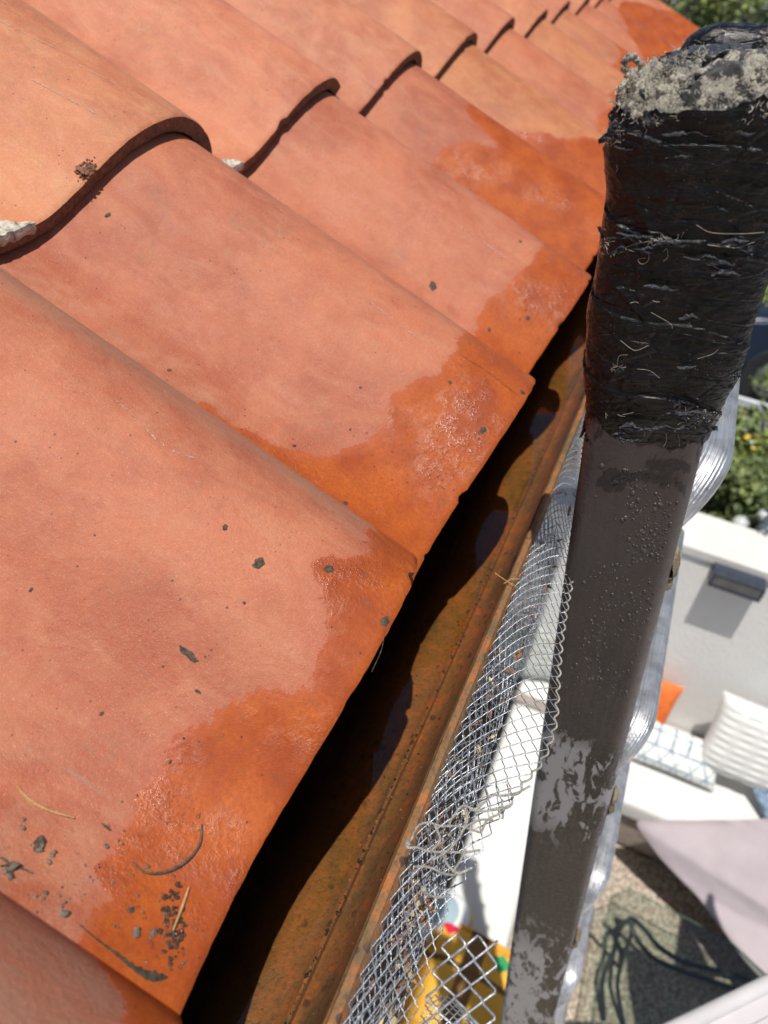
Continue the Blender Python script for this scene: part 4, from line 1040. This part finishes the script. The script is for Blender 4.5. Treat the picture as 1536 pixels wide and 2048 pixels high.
# glass table with bent iron legs
tz = .34; gp = [(1222, 1792), (1262, 1778), (1460, 1880), (1545, 1960), (1600, 2120), (1400, 2330), (1190, 2250), (1183, 2050)]
gq = [Vector(at_z(x, y, tz)) for x, y in gp]; gc = sum(gq, Vector())/len(gq)
gt = empty('glass_table', (gc.x, gc.y, 0)); tag(gt, 'glass table with curved black iron legs on the gravel', 'table')
k = len(gq); loc_ = [q-Vector((gc.x, gc.y, 0)) for q in gq]; mb = MB(); mb.add(loc_+[q-Vector((0, 0, .010)) for q in loc_], [list(range(k))[::-1], list(range(k, 2*k))]+[(i, (i+1) % k, k+(i+1) % k, k+i) for i in range(k)]); mb.build('table_top', M['glass'], gt, False)
mb = MB(); mb.tube([q+Vector((0, 0, -.005)) for q in loc_+[loc_[0]]], .003, 6); mb.build('glass_rim', simple('green_glass_edge', (.10, .17, .13), (.06, .12, .09), 30, .2), gt)
def gpx(x, y, z): return Vector(at_z(x, y, z))-Vector((gc.x, gc.y, 0))
for pts, r in (([(1232, 1838, .02), (1250, 1845, .12), (1265, 1838, .30), (1290, 1860, .31), (1320, 1895, .26), (1370, 1925, .2), (1430, 1940, .12), (1500, 1960, .02)], .011),
               ([(1258, 1842, .30), (1275, 1880, .28), (1310, 1918, .20), (1370, 1945, .14), (1430, 1965, .08), (1490, 1985, .02)], .011),
               ([(1262, 1838, .31), (1240, 1855, .28), (1228, 1900, .2), (1205, 1960, .12), (1208, 2040, .02)], .011),
               ([(1264, 1840, .31), (1262, 1870, .28), (1245, 1920, .2), (1235, 1975, .12), (1250, 2060, .02)], .010),
               ([(1205, 1845, .31), (1222, 1862, .3), (1240, 1900, .2), (1240, 1930, .05)], .010)):
    mb = MB(); mb.tube(smooth([gpx(*p) for p in pts], 8), r, 8); mb.build('leg', M['blackm'], gt)
# white parasol: hem crosses the lower right corner, unseen points shaped to throw the shadow under the glass
hz = 2.2
shp = [(1368, 1820), (1380, 1868), (1396, 1920), (1430, 1965), (1500, 1985), (1570, 1990)]
shp2 = [(1275, 2060), (1262, 1980), (1255, 1900), (1300, 1915), (1352, 1935)]
def cast(x, y): g = Vector(at_z(x, y, 0)); return g+Vector(SUN)/SUN[2]*hz
hem = [Vector(at_z(x, y, hz)) for x, y in ((1250, 2108), (1330, 2069), (1400, 2035), (1470, 2001), (1536, 1968), (1600, 1936))]
poly = hem+[cast(x, y) for x, y in shp2]+[cast(x, y) for x, y in shp]+[Vector((2.6, 1.3, hz)), Vector((2.7, -.3, hz)), Vector((.9, -.3, hz))]
pc = Vector((1.7, .5, 0)); pp = empty('patio_parasol', pc); tag(pp, 'white canvas parasol whose hemmed edge crosses the lower right corner', 'parasol')
k = len(poly); pl_ = [p-pc for p in poly]; mb = MB(); cen = Vector((0, 0, hz+.25)); P = []
for f in np.linspace(0, .98, 12): P.append([q.lerp(cen, f)+Vector((0, 0, -.02*math.sin(f*3.14))) for q in pl_])
mb.grid(P, closed_v=True); mb.grid([[q+Vector((0, 0, -.006)) for q in r] for r in P][::-1], closed_v=True)
mb.build('canopy', M['whitef'], pp)
mb = MB(); mb.tube(pl_+[pl_[0]], .014, 10); mb.tube([q.lerp(cen, .045)+Vector((0, 0, -.002)) for q in pl_+[pl_[0]]], .004, 6); mb.build('hem', M['whitef'], pp)
mb = MB(); mb.tube([(0, 0, 0.02), (0, 0, hz+.3)], .02, 12); mb.build('pole', M['alu'], pp)
mb = MB(); mb.tube([(0, 0, 0.0), (0, 0, .06)], [.28, .25], 32); mb.build('base', M['blackm'], pp)

# ------------------------------------------------------------------ garden beyond the wall
def foliage(mb, c, rad, n, leaf, rnd, shade, dens=.75):
    c = Vector(c); cl = [(c+Vector((rnd.gauss(0, .5)*rad[0], rnd.gauss(0, .5)*rad[1], rnd.gauss(0, .45)*rad[2])), rnd.uniform(.18, .38)*min(rad), rnd.random()) for _ in range(max(6, n//70))]
    for k in range(n):
        q, r_, sh = rnd.choice(cl); d = Vector((rnd.gauss(0, 1), rnd.gauss(0, 1), rnd.gauss(0, 1))).normalized()*r_*rnd.random()**.4; p = q+d
        a = Vector((rnd.gauss(0, 1), rnd.gauss(0, 1), rnd.gauss(0, .6))).normalized(); b_ = a.cross(Vector((rnd.gauss(0, 1), rnd.gauss(0, 1), rnd.gauss(0, 1)))).normalized(); L = leaf*rnd.uniform(.6, 1.4)
        mb.add([p-a*L, p+b_*L*.42, p+a*L, p-b_*L*.42], [(0, 1, 2, 3)]); shade += [min(1, max(0, sh*.7+rnd.uniform(-.05, .35)))]*4
def plant(name, label, cat, c, rad, n, leaf, mat, seed, trunk=0, group=None, flowers=0, fmat=None):
    rnd = random.Random(seed); e = empty(name, (c[0], c[1], 0)); tag(e, label, cat, group); mb = MB(); sh = []
    foliage(mb, (0, 0, c[2]), rad, n, leaf, rnd, sh); o = mb.build('crown' if trunk else 'foliage', mat, e, False)
    at = o.data.attributes.new('shade', 'FLOAT', 'POINT'); at.data.foreach_set('value', np.array(sh, dtype=np.float32))
    mb = MB()
    if trunk:
        mb.tube([(0, 0, 0), (.05, .02, c[2]*.5), (0, 0, c[2])], [trunk, trunk*.8, trunk*.45], 10)
        for k in range(7):
            a = k*2.1; mb.tube([(0, 0, c[2]*(.55+.05*k)), (math.cos(a)*rad[0]*.35, math.sin(a)*rad[1]*.35, c[2]*(.7+.05*k)), (math.cos(a)*rad[0]*.7, math.sin(a)*rad[1]*.7, c[2]+rad[2]*.3)], [trunk*.5, trunk*.3, trunk*.1], 6)
    else:
        for k in range(6): a = k*1.05; mb.tube([(0, 0, 0), (math.cos(a)*rad[0]*.4, math.sin(a)*rad[1]*.4, c[2])], [.012, .005], 5)
    mb.build('trunk' if trunk else 'stems', M['bark'], e)
    if flowers:
        mb = MB()
        for k in range(flowers):
            d = Vector((rnd.gauss(0, .5)*rad[0], rnd.gauss(0, .5)*rad[1], abs(rnd.gauss(0, .5))*rad[2]+.1*rad[2]))+Vector((0, 0, c[2]))
            for j in range(5): mb.blob(d+Vector((math.cos(j*1.26), math.sin(j*1.26), .2))*.008, .0075, (1, 1, .5), 0)
        mb.build('flowers', fmat or M['petal'], e)['kind'] = 'stuff'
    return e
def far(x, y, e): p = at_e(x, y, e); return p
p = far(1500, 900, 4.0); plant('flowering_shrub', 'yellow-flowered shrub just beyond the patio wall', 'shrub', (p[0], p[1], p[2]-.16), (.55, .45, .28), 5000, .030, M['leafA'], 1, flowers=70, group='shrubs beyond the wall')
p = far(1500, 985, 3.5); plant('green_shrub', 'dark green shrub against the back of the patio wall cap', 'shrub', (p[0], p[1], p[2]-.06), (.40, .28, .30), 5000, .024, M['leafB'], 2, group='shrubs beyond the wall')
p = far(1560, 1010, 3.45); plant('green_shrub', 'green shrub above the white wall at the very right edge', 'shrub', (p[0]+.1, p[1], p[2]-.06), (.40, .28, .30), 4000, .026, M['leafB'], 3, group='shrubs beyond the wall')
p = far(1500, 700, 8.2); plant('flowering_shrub', 'yellow-green shrub beyond the white railing', 'shrub', (p[0], p[1], .5), (1.0, .7, .6), 5000, .05, M['leafA'], 4, flowers=60, group='shrubs beyond the wall')
p = far(1440, 900, 4.4); plant('flowering_shrub', 'sparse yellow shrub half hidden by the ladder rung', 'shrub', (p[0]-.1, p[1], p[2]-.32), (.45, .4, .25), 2500, .03, M['leafA'], 5, flowers=25, group='shrubs beyond the wall')
ax = far(1500, 760, 6.5); mb = MB(); mb.add([(-2, 6.2, .0), (14, 6.2, .0), (14, 7.4, .0), (-2, 7.4, .0)], [(0, 1, 2, 3)]); tag(mb.build('garden_path', M['asphalt'], smooth=False), kind='structure')
mb = MB(); mb.add([(-8, 9.2, .004), (30, 9.2, .004), (30, 14, .004), (-8, 14, .004)], [(0, 1, 2, 3)]); tag(mb.build('road', M['asphalt'], smooth=False), kind='structure')
r1 = at_z(1462, 797, .95); fe_ = empty('white_railing', (r1[0], r1[1], 0)); tag(fe_, 'low white railing in the garden beyond the flowering shrub', 'railing')
mb = MB()
for z in (.95, .62, .30): mb.box((-3, -.02, z-.03), (4, .02, z+.03))
mb.build('bar', M['rails'], fe_, False)
for k in range(6):
    mb = MB(); x = -2.6+k*.98; mb.box((x-.04, -.045, 0), (x+.04, .045, 1.0)); mb.build('post', M['rails'], fe_, False)
for (x, y, e, r_, lab) in ((1481, 1047, 3.18, .038, 'white glass globe among the leaves above the wall'), (1530, 1062, 3.2, .042, 'white glass globe cut by the right edge above the wall'), (1528, 1032, 3.25, .034, 'pinkish pale globe higher in the leaves at the right edge')):
    p = far(x, y, e); mb = MB(); mb.blob((0, 0, 0), r_, sub=4); mb.blob((0, 0, r_), r_*.22, (1, 1, .8), 2); mb.tube([(0, 0, -r_*.9), (0, .01, -p[2]+.0)], .004, 6)
    tag(mb.build('garden_globe', M['white'], loc=p, sharp=0), lab, 'garden globe', 'globes above the wall')
p = far(1470, 1078, 3.2); plant('red_flower', 'red flowers right behind the wall cap', 'flower', (p[0], p[1], p[2]-.03), (.10, .06, .05), 260, .02, M['leafB'], 6, flowers=26, fmat=M['red'])
p = far(1420, 1040, 3.3); plant('red_flower', 'orange-brown low plant beside the rung above the wall', 'flower', (p[0], p[1], p[2]-.05), (.10, .06, .05), 300, .02, M['leafA'], 16, flowers=10, fmat=M['orange'])
# dark blue parked car far behind (only a sliver of its side is visible)
p = at_z(1530, 630, .5); cr = empty('parked_car', (p[0]+1.2, p[1], 0)); cr.rotation_euler = (0, 0, .25); tag(cr, 'dark blue car parked on the road beyond the garden', 'car')
sec = [(-2.1, .35), (-2.1, .75), (-1.95, .88), (-1.3, .95), (-.75, 1.38), (.5, 1.42), (1.25, .98), (1.95, .85), (2.1, .65), (2.1, .35)]
bm = bmesh.new(); va = [bm.verts.new((x, -.85, z)) for x, z in sec]; f = bm.faces.new(va); r_ = bmesh.ops.extrude_face_region(bm, geom=[f])
for v in [g for g in r_['geom'] if isinstance(g, bmesh.types.BMVert)]: v.co.y = .85
for v in bm.verts:
    if v.co.z > 1.2: v.co.y *= .78
bmesh.ops.recalc_face_normals(bm, faces=bm.faces[:]); bmesh.ops.bevel(bm, geom=bm.edges[:], offset=.07, segments=3, affect='EDGES'); mb = MB(); mb.frombm(bm); mb.build('body', M['carb'], cr)
for sx in (-1.3, 1.3):
    for sy in (-.80, .80):
        mb = MB(); mb.tube([(sx, sy-.09, .32), (sx, sy+.09, .32)], .32, 24); wh = mb.build('wheel', M['blackm'], cr); mb = MB(); mb.tube([(sx, sy-.10, .32), (sx, sy+.10, .32)], .19, 16); mb.build('rim', M['alu'], wh)
for sy in (-1, 1):
    mb = MB(); y0, y1 = sy*.80, sy*.695
    mb.add([(-1.05, y0+sy*.03, 1.0), (.95, y0+sy*.03, 1.0), (.45, y1, 1.33), (-.65, y1, 1.33)], [(0, 1, 2, 3)]); mb.build('side_window', M['paned'], cr, False)
# trees and a pale house above the end of the roof
for i, (x, y, e, rad, n, lf, lab) in enumerate(((1330, 30, 13, (1.3, 1.0, 1.1), 2300, .06, 'loose green tree above the far roof corner'), (1415, 5, 15, (1.3, 1, 1.2), 2000, .065, 'tree with a dark slanting trunk between the roof and the taped rail'),
                                              (1500, 20, 13, (1.2, 1, 1.0), 2300, .06, 'green tree over the far taped ladder top at the right edge'), (1290, -20, 11, (1.0, 1, .8), 1800, .05, 'green crown touching the top border beside the last roof tile'))):
    p = far(x, y, e); plant('garden_tree', lab, 'tree', (p[0], p[1], p[2]), rad, n, lf, M['leafB'] if i % 2 else M['leafA'], 20+i, .09, 'trees beyond the roof')
p = far(1400, 60, 24); ho = empty('pale_house', (p[0], 24, 0)); tag(ho, 'pale house shining through the leaves behind the roof', 'house')
mb = MB(); mb.box((-9, 0, 0), (9, 6, 5.2)); mb.build('wall', M['pale'], ho, False)
mb = MB(); mb.add([(-5.4, -.5, 5.21), (7.4, -.5, 5.21), (7.4, 3, 6.8), (-5.4, 3, 6.8), (-5.4, 6.5, 5.21), (7.4, 6.5, 5.21)], [(0, 1, 2, 3), (3, 2, 5, 4), (0, 3, 4), (1, 5, 2), (0, 4, 5, 1)]); mb.build('roof', M['asphalt'], ho, False)
for x in (-2.6, .4, 3.2):
    for z in (1.2, 3.3): mb = MB(); mb.box((x, -.03, z), (x+1.2, .05, z+1.2)); mb.build('window', M['paned'], ho, False)
